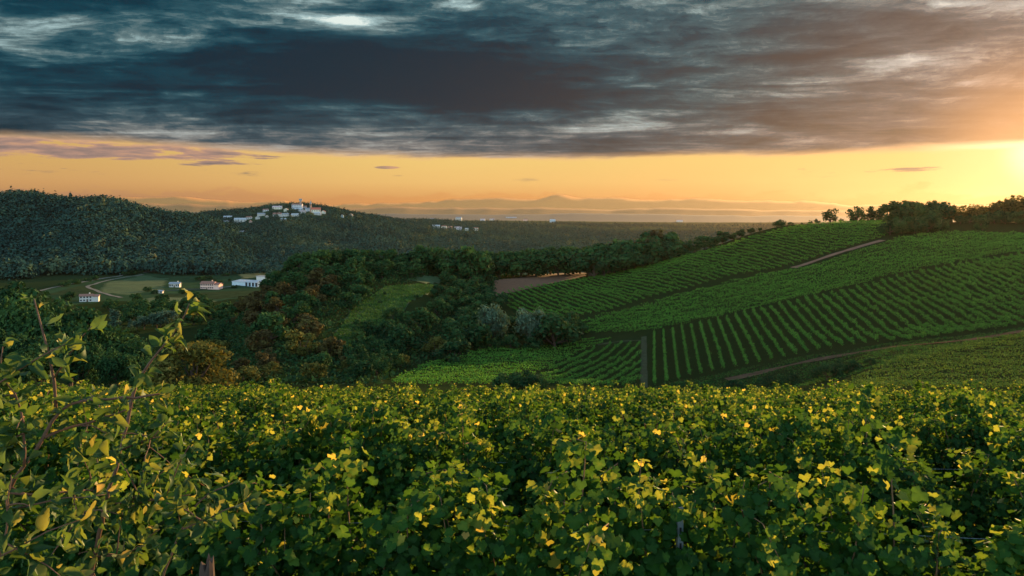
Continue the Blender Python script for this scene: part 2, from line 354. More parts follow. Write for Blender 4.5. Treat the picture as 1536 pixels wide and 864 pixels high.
# ------------------------------------------------------------------ terrain: ground rows (photo px) by column and distance
COLS = {
 -500: [(70,597),(90,600),(130,595),(200,555),(300,515),(450,478),(600,456),(800,425),(950,395),(1150,330),(1300,280),(1600,285),(2600,330),(4000,334),(13000,327.5)],
 0:    [(70,601),(90,600),(130,595),(200,560),(300,520),(450,482),(600,456),(800,426),(870,416),(950,400),(1150,345),(1300,304),(1400,302),(1800,330),(2600,342),(4000,336),(13000,327.5)],
 150:  [(70,601),(90,600),(130,597),(200,566),(300,524),(450,484),(600,456),(800,425),(880,416),(950,402),(1150,350),(1300,313),(1400,312),(1800,335),(2600,344),(4000,336),(13000,327.5)],
 240:  [(70,601),(90,600),(130,597),(200,570),(300,526),(450,485),(600,457),(800,425.5),(900,414),(980,400),(1150,362),(1300,328),(1400,326),(1800,338),(2600,344),(4000,336),(13000,327.5)],
 320:  [(70,601),(90,602),(130,596),(160,585),(200,565),(250,538),(280,520),(320,515),(450,487),(600,458),(800,426),(900,412),(980,405),(1150,375),(1350,345),(1450,344),(1600,345),(1700,341),(1800,333),(1950,323),(2100,326),(2600,342),(4000,336),(13000,327.5)],
 380:  [(70,601),(90,602),(130,595),(160,578),(200,545),(250,500),(300,462),(330,458),(400,480),(500,476),(650,447),(800,426),(900,410),(1000,402),(1150,382),(1350,358),(1500,348),(1650,338),(1800,326),(1950,317),(2100,320),(2600,340),(4000,336),(13000,327.5)],
 450:  [(70,601),(90,602),(130,595),(160,575),(200,537),(250,480),(300,436),(345,402),(400,408),(500,445),(700,440),(850,418),(1000,405),(1150,388),(1350,364),(1500,350),(1650,335),(1800,318),(1930,311),(2100,314),(2600,336),(4000,335),(13000,327.5)],
 540:  [(70,602),(90,603),(130,597),(160,576),(200,542),(250,488),(300,440),(345,404),(400,398),(470,415),(700,435),(1000,405),(1200,388),(1400,372),(1600,352),(1800,334),(1950,326),(2100,325),(2600,334),(4000,333),(13000,327.5)],
 620:  [(70,603),(90,604),(130,599),(170,574),(200,548),(250,500),(300,448),(350,414),(400,403),(470,410),(700,425),(1000,405),(1200,393),(1500,371),(1800,352),(2200,337),(2600,334),(3200,333),(5000,331),(13000,327.5)],
 750:  [(70,604),(90,605),(130,598),(180,575),(215,542),(250,515),(300,475),(350,443),(400,418),(450,412),(520,420),(700,425),(1200,395),(1700,368),(2300,350),(3000,341),(4200,334),(7000,330),(13000,327.5)],
 900:  [(70,605),(90,606),(130,600),(190,577),(230,535),(255,505),(300,464),(350,432),(390,415),(430,408),(480,412),(650,425),(1200,392),(1700,368),(2500,350),(4000,338),(7000,331),(13000,327.5)],
 1050: [(70,606),(90,606),(130,600),(170,588),(197,566),(225,524),(253,488),(270,474),(320,426),(350,402),(395,380),(440,377),(600,400),(1000,390),(2000,360),(4000,340),(7000,332),(13000,327.5)],
 1200: [(70,604),(90,602),(130,588),(165,572),(197,534),(230,490),(262,454),(330,396),(365,364),(405,339),(440,337),(600,370),(1000,375),(2000,360),(4000,340),(7000,332),(13000,327.5)],
 1350: [(70,602),(90,597),(115,580),(150,540),(172,522),(182,517),(197,510),(230,465),(270,418),(300,390),(335,358),(375,336),(410,334),(600,360),(1000,370),(2000,355),(4000,338),(13000,327.5)],
 1536: [(70,598),(90,592),(115,576),(140,543),(172,505),(182,499),(195,487),(235,432),(285,383),(310,366),(335,352),(370,334),(400,332),(600,350),(1000,362),(2000,350),(4000,336),(13000,327.5)],
 1750: [(70,594),(90,582),(115,562),(140,525),(175,480),(195,460),(235,408),(285,362),(335,340),(370,326),(400,326),(600,345),(1000,358),(2000,348),(4000,336),(13000,327.5)],
 2100: [(70,590),(90,575),(140,505),(195,430),(285,350),(370,325),(420,328),(600,345),(1000,355),(4000,336),(13000,327.5)],
}
def pchip(xk, yk, x):
    xk = np.asarray(xk, float); yk = np.asarray(yk, float)
    h = np.diff(xk); dl = (np.diff(yk, axis=0).T / h).T
    d = np.zeros_like(yk)
    hs = h if yk.ndim == 1 else h[:, None]
    w1 = 2 * hs[1:] + hs[:-1]; w2 = hs[1:] + 2 * hs[:-1]
    with np.errstate(all='ignore'):
        dm = (w1 + w2) / (w1 / dl[:-1] + w2 / dl[1:])
    d[1:-1] = np.where(dl[:-1] * dl[1:] > 0, dm, 0)
    d[0] = dl[0]; d[-1] = dl[-1]
    x = np.clip(x, xk[0], xk[-1]); i = np.clip(np.searchsorted(xk, x) - 1, 0, len(xk) - 2)
    t = (x - xk[i]) / h[i]; hh = h[i]
    if yk.ndim > 1: t = t[:, None]; hh = hh[:, None]
    return (2*t**3 - 3*t**2 + 1) * yk[i] + (t**3 - 2*t**2 + t) * hh * d[i] + (-2*t**3 + 3*t**2) * yk[i+1] + (t**3 - t**2) * hh * d[i+1]
LY = np.linspace(math.log(60), math.log(16000), 720)
PXK = sorted(COLS)
_T = np.stack([pchip(np.log([q[0] for q in COLS[c]]), [q[1] for q in COLS[c]], LY) for c in PXK])   # (ncol, ny)
PXG = np.linspace(-500, 2100, 651)
TAB = pchip(PXK, _T, PXG)                                                                            # (npx, ny)
def ground_py(px, y):
    px = np.clip(np.asarray(px, float), PXG[0], PXG[-1]); ly = np.log(np.clip(np.asarray(y, float), 61, 15900))
    fi = (px - PXG[0]) / (PXG[1] - PXG[0]); fj = (ly - LY[0]) / (LY[1] - LY[0])
    i = np.clip(fi.astype(int), 0, len(PXG) - 2); j = np.clip(fj.astype(int), 0, len(LY) - 2)
    a = fi - i; b = fj - j
    return (1-a)*(1-b)*TAB[i, j] + a*(1-b)*TAB[i+1, j] + (1-a)*b*TAB[i, j+1] + a*b*TAB[i+1, j+1]
SL = 0.2
def near_z(y): return -2.26 - SL * y
def ground_z(x, y):
    x = np.asarray(x, float); y = np.asarray(y, float)
    yy = np.maximum(y, 1.0)
    px = CX + F * x / yy
    zf = -(ground_py(px, np.maximum(y, 61)) - HY) / F * np.maximum(y, 61)
    w = np.clip((y - 48) / 42, 0, 1); w = w * w * (3 - 2 * w)
    z = near_z(y) * (1 - w) + zf * w
    far = np.clip((y - 120) / 300, 0, 1)
    gul = np.clip((y - 900) / 200, 0, 1) * np.clip((2100 - y) / 300, 0, 1)
    bump = gul * 9.0 * (np.abs(np.sin(x * .019 + .6 * np.sin(y * .012))) - .6) + gul * 3.0 * np.sin(x * .041 + y * .017) + np.sin(x * 0.11 + 1.3 * np.sin(y * 0.06)) * np.sin(y * 0.09 + 0.7) * 0.35 + np.sin(x * 0.021 + y * 0.013) * 0.6 * far
    return z + bump * np.clip((y - 60) / 60, 0, 1)
def gz(x, y): return float(ground_z(np.array([x]), np.array([y]))[0])
def proj(p): return CX + F * p[0] / p[1], HY - F * p[2] / p[1]
_YS = np.exp(np.linspace(math.log(62), math.log(12000), 2600))
def pix(px, py, ymin=90, ymax=12000):
    """first point of the ground, at least ymin away, that the photo pixel sees"""
    ys = _YS[(_YS >= ymin) & (_YS <= ymax)]
    x = (px - CX) / F * ys; g = HY - F * ground_z(x, ys) / ys
    k = np.nonzero(g <= py)[0]
    i = k[0] if len(k) else int(np.argmin(np.abs(g - py)))
    y = ys[i]
    if i > 0 and len(k) and g[i-1] > g[i]:
        t = (g[i-1] - py) / (g[i-1] - g[i]); y = ys[i-1] + (ys[i] - ys[i-1]) * min(max(t, 0), 1)
    xx = (px - CX) / F * y
    return np.array([xx, y, gz(xx, y)])

def make_terrain():
    us = np.linspace(-1.08, 1.08, 420)
    ys = np.concatenate([np.linspace(-8, 55, 90), np.exp(np.linspace(math.log(55.5), math.log(15800), 640))])
    U, Y = np.meshgrid(us, ys); X = U * (Y + 12)
    Z = ground_z(X, Y)
    v = np.stack([X, Y, Z], -1).reshape(-1, 3)
    n = len(us); i = np.arange((len(ys) - 1) * (n - 1)); r = i // (n - 1); c = i % (n - 1)
    f = np.stack([r*n + c, r*n + c + 1, (r+1)*n + c + 1, (r+1)*n + c], 1)
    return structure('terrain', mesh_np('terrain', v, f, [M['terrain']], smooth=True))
make_terrain()

# far ridges, each a broad hill range standing on the plain
def ridge(name, y0, y1, knots, amp, freq, seed):
    px = np.linspace(-500, 2050, 520); rg = np.random.default_rng(seed)
    top = pchip([k[0] for k in knots], [k[1] for k in knots], px)
    nz = sum(np.interp(px, np.linspace(-500, 2050, int(n)), rg.normal(size=int(n))) * a for n, a in ((freq, 1), (freq * 2.3, .5), (freq * 5, .25), (freq * 11, .12)))
    ym = 0.5 * (y0 + y1)
    ztop = -(top + nz * amp - HY) / F * ym
    prof = [(y0, 0.0), (y0 + (ym - y0) * .35, .25), (y0 + (ym - y0) * .75, .78), (ym, 1.0), (ym + (y1 - ym) * .4, .75), (y1, 0)]
    V = []
    for yy, k in prof:
        x = (px - CX) / F * yy; zb = ground_z(x, np.full_like(x, yy)) - 3
        V.append(np.stack([x, np.full_like(x, yy), zb + (ztop - zb) * k], 1))
    v = np.concatenate(V); n = len(px); i = np.arange((len(prof) - 1) * (n - 1)); r = i // (n - 1); c = i % (n - 1)
    f = np.stack([r*n + c, r*n + c + 1, (r+1)*n + c + 1, (r+1)*n + c], 1)
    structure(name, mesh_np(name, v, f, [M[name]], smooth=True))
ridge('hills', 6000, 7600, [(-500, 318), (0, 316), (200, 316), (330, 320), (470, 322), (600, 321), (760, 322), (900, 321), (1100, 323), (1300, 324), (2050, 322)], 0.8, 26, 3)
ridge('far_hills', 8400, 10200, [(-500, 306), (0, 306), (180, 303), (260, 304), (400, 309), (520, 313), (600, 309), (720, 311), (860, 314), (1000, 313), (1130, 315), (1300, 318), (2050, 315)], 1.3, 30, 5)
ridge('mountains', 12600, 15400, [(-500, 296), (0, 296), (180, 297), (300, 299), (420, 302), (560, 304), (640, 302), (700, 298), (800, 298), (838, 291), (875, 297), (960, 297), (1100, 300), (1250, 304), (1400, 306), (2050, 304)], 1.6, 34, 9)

# ------------------------------------------------------------------ draped ground patches
def inside(poly, x, y):
    x = np.asarray(x, float); y = np.asarray(y, float); r = np.zeros(x.shape, bool); n = len(poly)
    for i in range(n):
        x0, y0 = poly[i]; x1, y1 = poly[(i + 1) % n]
        with np.errstate(all='ignore'):
            c = ((y0 > y) != (y1 > y)) & (x < (x1 - x0) * (y - y0) / (y1 - y0 + 1e-12) + x0)
        r ^= c
    return r
def to_world(pts, ymin, ymax=12000): return [tuple(pix(px, py, ymin, ymax)[:2]) for px, py in pts]
def drape(name, poly, step, mat, lift):
    """sheet that follows the ground inside a world polygon"""
    P = np.array(poly); x0, y0 = P.min(0); x1, y1 = P.max(0)
    xs = np.arange(x0, x1 + step, step); ys = np.arange(y0, y1 + step, step)
    X, Y = np.meshgrid(xs, ys); Z = ground_z(X, Y) + lift
    n = len(xs); k = np.arange((len(ys) - 1) * (n - 1)); r = k // (n - 1); c = k % (n - 1)
    ok = inside(poly, xs[c] + step / 2, ys[r] + step / 2)
    r, c = r[ok], c[ok]
    f = np.stack([r*n + c, r*n + c + 1, (r+1)*n + c + 1, (r+1)*n + c], 1)
    v = np.stack([X, Y, Z], -1).reshape(-1, 3); used, inv = np.unique(f, return_inverse=True)
    return structure(name, mesh_np(name, v[used], inv.reshape(f.shape), [mat], smooth=True))
def ribbon(name, pts, width, mat, lift, wvar=0.0):
    pts = np.array(pts, float)[:, :2]; d = np.concatenate([[0], np.cumsum(np.linalg.norm(np.diff(pts, axis=0), axis=1))])
    s = np.arange(0, d[-1], min(3.0, width)); X = np.interp(s, d, pts[:, 0]); Y = np.interp(s, d, pts[:, 1])
    k = np.ones(5) / 5
    if len(s) > 12:
        X[2:-2] = np.convolve(X, k, 'valid'); Y[2:-2] = np.convolve(Y, k, 'valid')
    tx, ty = np.gradient(X), np.gradient(Y); L = np.hypot(tx, ty) + 1e-9; nx, ny = -ty / L, tx / L
    rows = []
    ww = width * (1 + wvar * np.interp(s, np.linspace(0, d[-1], 14), RNG.normal(size=14)))
    for o in np.linspace(-.5, .5, 5):
        xx = X + nx * ww * o; yy = Y + ny * ww * o; rows.append(np.stack([xx, yy, ground_z(xx, yy) + lift], 1))
    V = np.stack(rows, 1).reshape(-1, 3); n = 5; i = np.arange((len(s) - 1) * (n - 1)); r = i // (n - 1); c = i % (n - 1)
    f = np.stack([r*n + c, r*n + c + 1, (r+1)*n + c + 1, (r+1)*n + c], 1)
    return structure(name, mesh_np(name, V, f, [mat], smooth=True))

VALLEY = [(60, 436), (120, 424), (215, 408), (270, 414), (345, 412), (405, 412), (400, 440), (330, 452), (240, 452), (160, 452), (100, 458)]
drape('valley_field', to_world(VALLEY, 500), 6.0, M['valley_field'], 0.10)
drape('meadow', to_world([(205, 450), (240, 446), (300, 447), (330, 452), (240, 458)], 500), 4.0, M['meadow'], 0.22)
drape('stubble_field', to_world([(358, 412), (400, 409), (402, 416), (365, 418)], 700), 4.0, M['gold_field'], 0.22)
drape('crop_field', to_world([(150, 438), (160, 424), (215, 413), (250, 418), (245, 434), (190, 443)], 500), 5.0, M['meadow'], 0.2)
drape('crop_field', to_world([(255, 441), (300, 440), (340, 437), (395, 437), (380, 443), (330, 449), (250, 445)], 500), 4.0, M['crop'], 0.2)
drape('crop_field', to_world([(70, 442), (120, 429), (140, 428), (145, 440), (120, 444)], 500), 4.0, M['crop'], 0.2)
ribbon('road', [pix(*p, 600) for p in [(30, 443), (70, 434), (120, 424), (160, 417), (190, 412), (215, 409), (235, 406)]], 5.0, M['far_road'], 0.35)
ribbon('farm_lane', [pix(*p, 600) for p in [(215, 412), (170, 419), (130, 430), (150, 439), (182, 447)]], 3.6, M['far_road'], 0.30)
ribbon('farm_lane', [pix(*p, 600) for p in [(250, 436), (300, 434), (340, 431), (370, 427)]], 3.6, M['far_road'], 0.30)

CLEAR = [(500, 505), (525, 470), (545, 452), (580, 430), (650, 428), (652, 436), (612, 455), (602, 478), (585, 512), (560, 545), (515, 540)]
drape('clearing', to_world(CLEAR, 120), 1.5, M['meadow'], 0.12)
drape('clearing', to_world([(612, 420), (640, 414), (668, 416), (668, 424), (640, 426)], 300), 2.0, M['meadow'], 0.14)
drape('ploughed_field', to_world([(740, 446), (742, 421), (800, 413), (866, 404), (880, 414), (800, 432), (760, 441)], 280), 2.0, M['ploughed'], 0.12)
ribbon('farm_track', [pix(*p, 250) for p in [(1190, 402), (1225, 390), (1262, 378), (1300, 368), (1330, 359)]], 3.4, M['dirt'], 0.14, 0.2)
ribbon('farm_track', [pix(*p, 140) for p in [(1090, 570), (1130, 562), (1180, 550), (1220, 540), (1280, 530), (1330, 522), (1400, 516), (1460, 510), (1536, 497), (1640, 478)]], 4.0, M['mud'], 0.12, 0.45)
ribbon('grass_track', [pix(*p, 150) for p in [(966, 582), (966, 560), (966, 540), (966, 516), (966, 505)]], 1.7, M['track'], 0.10, 0.1)
ribbon('grass_track', [pix(*p, 200) for p in [(968, 511), (945, 511), (915, 514), (895, 518)]], 1.2, M['track'], 0.10, 0.3)

# ------------------------------------------------------------------ vine rows on the far slope
def ordinal(n):
    o = ['first', 'second', 'third', 'fourth', 'fifth', 'sixth', 'seventh', 'eighth', 'ninth', 'tenth', 'eleventh', 'twelfth', 'thirteenth', 'fourteenth', 'fifteenth', 'sixteenth', 'seventeenth', 'eighteenth', 'nineteenth']
    te = ['', '', 'twenty', 'thirty', 'forty', 'fifty', 'sixty', 'seventy', 'eighty', 'ninety']
    tt = ['', '', 'twentieth', 'thirtieth', 'fortieth', 'fiftieth', 'sixtieth', 'seventieth', 'eightieth', 'ninetieth']
    if n > 100: return 'hundred-and-' + ordinal(n - 100)
    if n == 100: return 'hundredth'
    if n < 20: return o[n - 1]
    return tt[n // 10] if n % 10 == 0 else te[n // 10] + '-' + o[n % 10 - 1]

def leaf_quads(cen, size, rot, rng):
    """bent leaf clumps: two triangles folded along the middle, irregular corners"""
    n = len(cen)
    base = np.array([[-.5, -.1, .06], [0, -.55, -.05], [.5, .05, .06], [.05, .55, -.05]])
    q = base[None] * (1 + rng.uniform(-.35, .35, (n, 4, 1))) * np.asarray(size)[:, None, None]
    v = np.einsum('nij,nkj->nki', rot, q) + cen[:, None, :]
    f = np.arange(n * 4).reshape(n, 4)
    return v.reshape(-1, 3), f

def vine_field(poly_px, ymin, az, spacing, label, group, per_m=18, size=0.31, h=1.65, wid=0.19, first_from=1, off=0.0, ymax=425, mat='field_leaf'):
    poly = to_world(poly_px, ymin, ymax)
    P = np.array(poly); d = np.array([math.sin(R(az)), math.cos(R(az))]); nrm = np.array([d[1], -d[0]])
    s = P @ nrm; t = P @ d; k = 0
    order = np.arange(s.min() + spacing * .5 + off, s.max(), spacing)
    if first_from < 0: order = order[::-1]
    for so in order:
        tt = np.arange(t.min(), t.max(), 0.25)
        X = so * nrm[0] + tt * d[0]; Y = so * nrm[1] + tt * d[1]
        ok = inside(poly, X, Y)
        if ok.sum() < 24: continue
        X, Y, tt2 = X[ok], Y[ok], tt[ok]
        px = CX + F * X / Y
        if px.min() > 1640 or (px < 1600).sum() < 8: continue
        vis = px < 1640
        X, Y, tt2 = X[vis], Y[vis], tt2[vis]
        L = len(X) * 0.25; n = int(L * per_m)
        j = RNG.uniform(0, len(X) - 1, n); i0 = j.astype(int)
        x0 = X[i0] + d[0] * .25 * (j - i0); y0 = Y[i0] + d[1] * .25 * (j - i0)
        vig = 0.75 + 0.35 * np.sin(j * .25 / 1.1 * 2 * math.pi / 1.0) * .3 + 0.25 * np.interp(j, np.linspace(0, len(X), max(4, int(L / 2.2))), RNG.normal(size=max(4, int(L / 2.2))))
        hh = h * RNG.beta(2.2, 1.3, n) * np.clip(vig, .55, 1.25) + 0.28
        lat = RNG.normal(0, wid, n)
        xx = x0 + nrm[0] * lat; yy = y0 + nrm[1] * lat
        cen = np.stack([xx, yy, ground_z(xx, yy) + hh], 1)
        ln = np.zeros((n, 3)); ln[:, 0] = nrm[0] * np.sign(lat); ln[:, 1] = nrm[1] * np.sign(lat)
        nn = RNG.normal(size=(n, 3)) * .7 + ln * .8 + np.array([0, 0, .5]); nn /= np.linalg.norm(nn, axis=1)[:, None]
        v, f = leaf_quads(cen, RNG.uniform(.7, 1.3, n) * size, frames(nn, RNG), RNG)
        tint = np.repeat(np.clip(RNG.beta(2, 2.2, n) * .8 + .15 * (hh > h * .85), 0, 1), 4)
        k += 1
        o = link('vine_row', mesh_np('vine_row', v, f, [M[mat]], {'tint': tint}))
        tag(o, label.format(ordinal(k)), 'vine row', group)
    print(group, k, flush=True)
    return k

BIG = [(974, 504), (1023, 493), (1100, 477), (1139, 466), (1194, 454), (1269, 438), (1344, 418), (1427, 401), (1494, 389), (1536, 383), (1660, 362),
       (1660, 455), (1536, 488), (1490, 496), (1434, 503), (1375, 511), (1320, 514), (1277, 520), (1214, 531), (1155, 543), (1100, 553), (1059, 561), (976, 580)]
MID = [(856, 493), (901, 476), (969, 458), (1023, 443), (1113, 420), (1220, 399), (1328, 366), (1352, 357), (1400, 352), (1454, 350), (1536, 353), (1660, 340), (1660, 358), (1536, 380), (1494, 385), (1427, 397), (1344, 414), (1269, 433), (1194, 449), (1100, 472), (1023, 488), (965, 500), (879, 502)]
UPP = [(743, 443), (775, 435), (797, 431), (861, 421), (915, 412), (987, 394), (1059, 378), (1130, 356), (1190, 341), (1257, 335), (1328, 333), (1332, 352), (1326, 357), (1297, 365), (1206, 393), (1150, 407), (1100, 415), (1023, 436), (960, 452), (901, 470), (850, 480), (774, 470)]
DIA = [(811, 578), (811, 563), (845, 546), (876, 531), (905, 520), (930, 516), (962, 517), (962, 580)]
STR = [(585, 578), (600, 566), (640, 547), (700, 531), (761, 522), (854, 510), (930, 510), (905, 516), (870, 530), (838, 546), (803, 562), (803, 580)]
LOW = [(1262, 580), (1290, 566), (1336, 546), (1407, 527), (1454, 516), (1536, 503), (1660, 485), (1660, 590), (1262, 590)]
nrow = {}
nrow['big'] = vine_field(BIG, 160, 10, 2.9, '{} vine row right of the grass track on the big striped slope', 'vine rows on the big striped slope', 24, h=1.6, wid=.19, size=.29)
nrow['mid'] = vine_field(MID, 240, 84, 2.8, '{} vine row down from the dirt track in the middle vineyard strip', 'vine rows of the middle vineyard strip', 15, h=1.4, wid=.16, size=.30)
nrow['upp'] = vine_field(UPP, 270, -17, 3.3, '{} vine row along the upper hillside vineyard under the tree line', 'vine rows of the upper hillside vineyard', 16, h=1.3, wid=.15, size=.30)
nrow['dia'] = vine_field(DIA, 150, 25, 2.9, '{} slanting vine row of the small plot beside the grass track', 'vine rows of the small slanting plot', 22, h=1.35, wid=.15, size=.27)
nrow['str'] = vine_field(STR, 150, 76, 3.2, '{} vine row of the strip below the silvery willows', 'vine rows of the strip below the willows', 20, h=1.0, wid=.18, size=.27)
print(nrow)
nrow['low'] = vine_field(LOW, 105, 98, 3.8, '{} vine row of the vineyard corner below the brown track', 'vine rows below the brown track', 26, h=.95, wid=.13, size=.23, mat='dry_leaf')
print('rows', nrow)

# ------------------------------------------------------------------ trees
def crown_mesh(name, mat, seed, rx=1.0, rz=1.0, nl=11, n=900, leaf=0.10, kind='round', zc=0.62, lr=1.0):
    """unit-height tree crown of leaf clumps on many uneven lobes; returns the mesh and the lobe centres"""
    rg = np.random.default_rng(seed)
    lob = []
    for i in range(nl):
        if kind == 'column':
            c = np.array([rg.normal(0, .05), rg.normal(0, .05), rg.uniform(.18, .90)]); r = .13 * (1.15 - abs(c[2] - .5))
        elif kind == 'conifer':
            zz = rg.uniform(.12, .95); c = np.array([rg.normal(0, .10 * (1 - zz)), rg.normal(0, .10 * (1 - zz)), zz]); r = .04 + .20 * (1 - zz)
        else:
            d = rg.normal(size=3); d /= np.linalg.norm(d); q = rg.uniform(.35, 1.0) ** .5
            c = np.array([d[0] * .34 * q * rx, d[1] * .34 * q * rx, zc + d[2] * (.86 - zc) * q * rz * (1.0 if d[2] > 0 else zc * 1.5)]); r = rg.uniform(.12, .21) * lr
        lob.append((c, r))
    k = rg.integers(0, nl, n)
    C = np.array([l[0] for l in lob])[k]; Rr = np.array([l[1] for l in lob])[k]
    d = rg.normal(size=(n, 3)); d[:, 2] += .25; d /= np.linalg.norm(d, axis=1)[:, None]
    rad = Rr * rg.uniform(.55, 1.12, n)
    cen = C + d * rad[:, None] * np.array([1, 1, .85])
    nn = d + rg.normal(0, .55, (n, 3)); nn /= np.linalg.norm(nn, axis=1)[:, None]
    v, f = leaf_quads(cen, rg.uniform(.6, 1.4, n) * leaf, frames(nn, rg), rg)
    lt = rg.uniform(.1, .9, nl)[k] * .55 + rg.uniform(0, 1, n) * .45
    return mesh_np(name, v, f, [mat], {'tint': np.repeat(lt, 4)}), lob
def trunk_mesh(name, lob, seed, th=.30, r0=.028):
    rg = np.random.default_rng(seed); b = MB()
    top = np.array([rg.normal(0, .02), rg.normal(0, .02), th + .22])
    b.tube([(0, 0, -.06), (0, 0, .02), (rg.normal(0, .01), rg.normal(0, .01), th * .6), top * .85, top], [r0 * 1.35, r0 * 1.1, r0 * .9, r0 * .7, r0 * .45], 7)
    for c, r in lob[:9]:
        s = np.array([0, 0, th * rg.uniform(.6, 1.1)]); m = (s + c) / 2 + np.array([0, 0, -.03])
        b.tube([s, m, c], [r0 * .55, r0 * .38, r0 * .14], 5)
    return b.mesh(name, M['bark'], True)
def tree_kind(mat, seeds, **kw):
    out = []
    for s in seeds:
        c, l = crown_mesh('crown', mat, s, **kw); out.append((c, trunk_mesh('trunk', l, s + 1000, kw.get('zc', .62) * .5)))
    return out
TREE = {
 'dark': tree_kind(M['wood_leaf'], range(20, 26), nl=15, n=1250, leaf=.075, zc=.54),
 'bushy': tree_kind(M['wood_leaf'], range(30, 34), nl=14, n=1200, leaf=.075, rx=1.25, zc=.50),
 'rust': tree_kind(M['flare_rust_leaf'], range(40, 44), nl=13, n=1100, leaf=.075, rx=1.1, zc=.52),
 'olive': tree_kind(M['olive_leaf'], range(50, 53), nl=13, n=1400, leaf=.065, rx=1.2, zc=.50),
 'willow': tree_kind(M['willow_leaf'], range(60, 62), nl=16, n=2600, leaf=.048, rx=1.15, zc=.55),
 'airy': tree_kind(M['wood_leaf'], range(70, 74), nl=17, n=900, leaf=.062, rx=1.1, zc=.50),
 'poplar': tree_kind(M['willow_leaf'], range(80, 82), nl=10, n=700, leaf=.06, kind='column'),
 'conifer': tree_kind(M['wood_leaf'], range(90, 92), nl=14, n=800, leaf=.06, kind='conifer'),
 'big': tree_kind(M['wood_leaf'], range(100, 104), nl=20, n=4200, leaf=.042, rx=1.05, zc=.58),
 'bush': tree_kind(M['wood_leaf'], range(110, 113), nl=15, n=1700, leaf=.075, rx=1.8, zc=.34, rz=.8, lr=1.45),
 'hilltop': tree_kind(M['flare_glow_leaf'], range(130, 134), nl=17, n=800, leaf=.062, rx=1.1, zc=.50),
 'goldbush': tree_kind(M['gold_leaf'], range(120, 121), nl=16, n=4200, leaf=.040, rx=1.25, zc=.47),
}
NT_ = [0]
def tree(kind, x, y, h, label, group=None, name='broadleaf_tree', cat='tree', w=1.0, sink=0.0):
    c, t = random.choice(TREE[kind]); NT_[0] += 1
    sink = sink or (h * .11 if kind in ('dark', 'bushy', 'rust', 'airy', 'olive', 'hilltop') else 0)
    o = thing(name, label, cat, (x, y, gz(x, y) - sink), random.uniform(0, 6.28), group, (h * w, h * w, h))
    link('trunk', t, o); link('crown', c, o); return o
def tree_px(kind, px, py_top, y, hpx_or_m, label, **kw):
    """tree whose top shows at py_top when it stands y metres away"""
    x = (px - CX) / F * y; g = gz(x, y); h = (-(py_top - HY) / F * y - g) * (1.12 if kind in ('dark', 'bushy', 'rust', 'airy', 'olive', 'hilltop') else 1)
    return tree(kind, x, y, max(h, 1.5), label, **kw)

def scatter(px0, px1, y0, y1, n, dmin, accept, seed):
    """random standing points in a wedge of the ground, at least dmin apart; accept takes arrays px, row of the ground, y, x"""
    rg = np.random.default_rng(seed); out = []; cell = {}
    for _ in range(14):
        k = max(400, n * 4)
        px = rg.uniform(px0, px1, k); y = np.sqrt(rg.uniform(y0 * y0, y1 * y1, k)); x = (px - CX) / F * y
        gp = HY - F * ground_z(x, y) / y
        ok = accept(px, gp, y, x)
        for a, b, c in zip(x[ok].tolist(), y[ok].tolist(), px[ok].tolist()):
            q = (int(a // dmin), int(b // dmin))
            if any((u - a) ** 2 + (v - b) ** 2 < dmin * dmin for i in (-1, 0, 1) for j in (-1, 0, 1) for u, v in cell.get((q[0] + i, q[1] + j), ())): continue
            cell.setdefault(q, []).append((a, b)); out.append((a, b, c))
            if len(out) >= n: return out
    return out

# silhouette of the knoll wood on the photo: trees stand below this line of tops
KN_TOP = [(300, 520), (330, 482), (380, 432), (410, 408), (440, 384), (480, 372), (540, 368), (600, 368), (640, 366), (700, 372), (735, 380)]
def tops(line, px): return np.interp(px, [p[0] for p in line], [p[1] for p in line])
FIELDS_PX = [BIG, MID, UPP, DIA, STR, LOW]
KNOLL = [(300, 560), (310, 515), (340, 485), (380, 455), (410, 430), (445, 402), (540, 400), (620, 402), (700, 405), (745, 408), (742, 440), (745, 470), (715, 512), (640, 545), (585, 570), (560, 580), (300, 585)]
def knoll_ok(px, gp, y, x):
    ok = inside(KNOLL, px, gp)
    for dy in (0, 12, 24, 36): ok &= ~(inside(CLEAR, px, gp - dy) & ~((px < 560) & (gp - dy > 500)))
    ok &= ~inside([(612, 426), (640, 412), (670, 414), (670, 445), (640, 450), (612, 440)], px, gp)
    return ok & ~inside(STR, px, gp)
for x, y, px in scatter(300, 745, 150, 410, 128, 7.2, knoll_ok, 5):
    gp = HY - F * gz(x, y) / y
    h = random.uniform(7.0, 10.5)
    if gp > 540: h *= .62
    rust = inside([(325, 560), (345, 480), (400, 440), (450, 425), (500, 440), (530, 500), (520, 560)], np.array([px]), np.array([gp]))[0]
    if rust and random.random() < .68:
        tree('rust', x, y, h * .95, 'flare-tinted rusty tree on the lower left flank of the wooded knoll', 'flare-tinted rusty trees on the wooded knoll', w=1.15)
    elif gp > 535 and random.random() < .6:
        tree('olive', x, y, h * .8, 'olive green shrubby tree at the foot of the wooded knoll', 'shrubby trees at the knoll foot', w=1.2)
    elif px > 600:
        tree('bushy', x, y, h, 'dark green tree in the wood right of the grassy clearing', 'dark trees right of the clearing', w=1.1)
    else:
        tree('bushy' if random.random() < .5 else 'dark', x, y, h, 'dark green tree in the wood left of the grassy clearing', 'dark trees left of the clearing', w=1.15)
# crest trees of the knoll, by their tops
for px, top, y in [(440, 384, 345), (462, 378, 350), (485, 372, 352), (508, 370, 360), (530, 368, 365), (552, 372, 370), (574, 370, 372), (596, 368, 375), (615, 372, 378),
                   (634, 364, 372), (652, 368, 380), (670, 372, 375), (690, 376, 380), (706, 364, 378), (724, 380, 385)]:
    tree_px('dark', px, top, y, 0, 'dark tree standing on the crest line of the wooded knoll', group='crest trees of the wooded knoll', w=1.0)
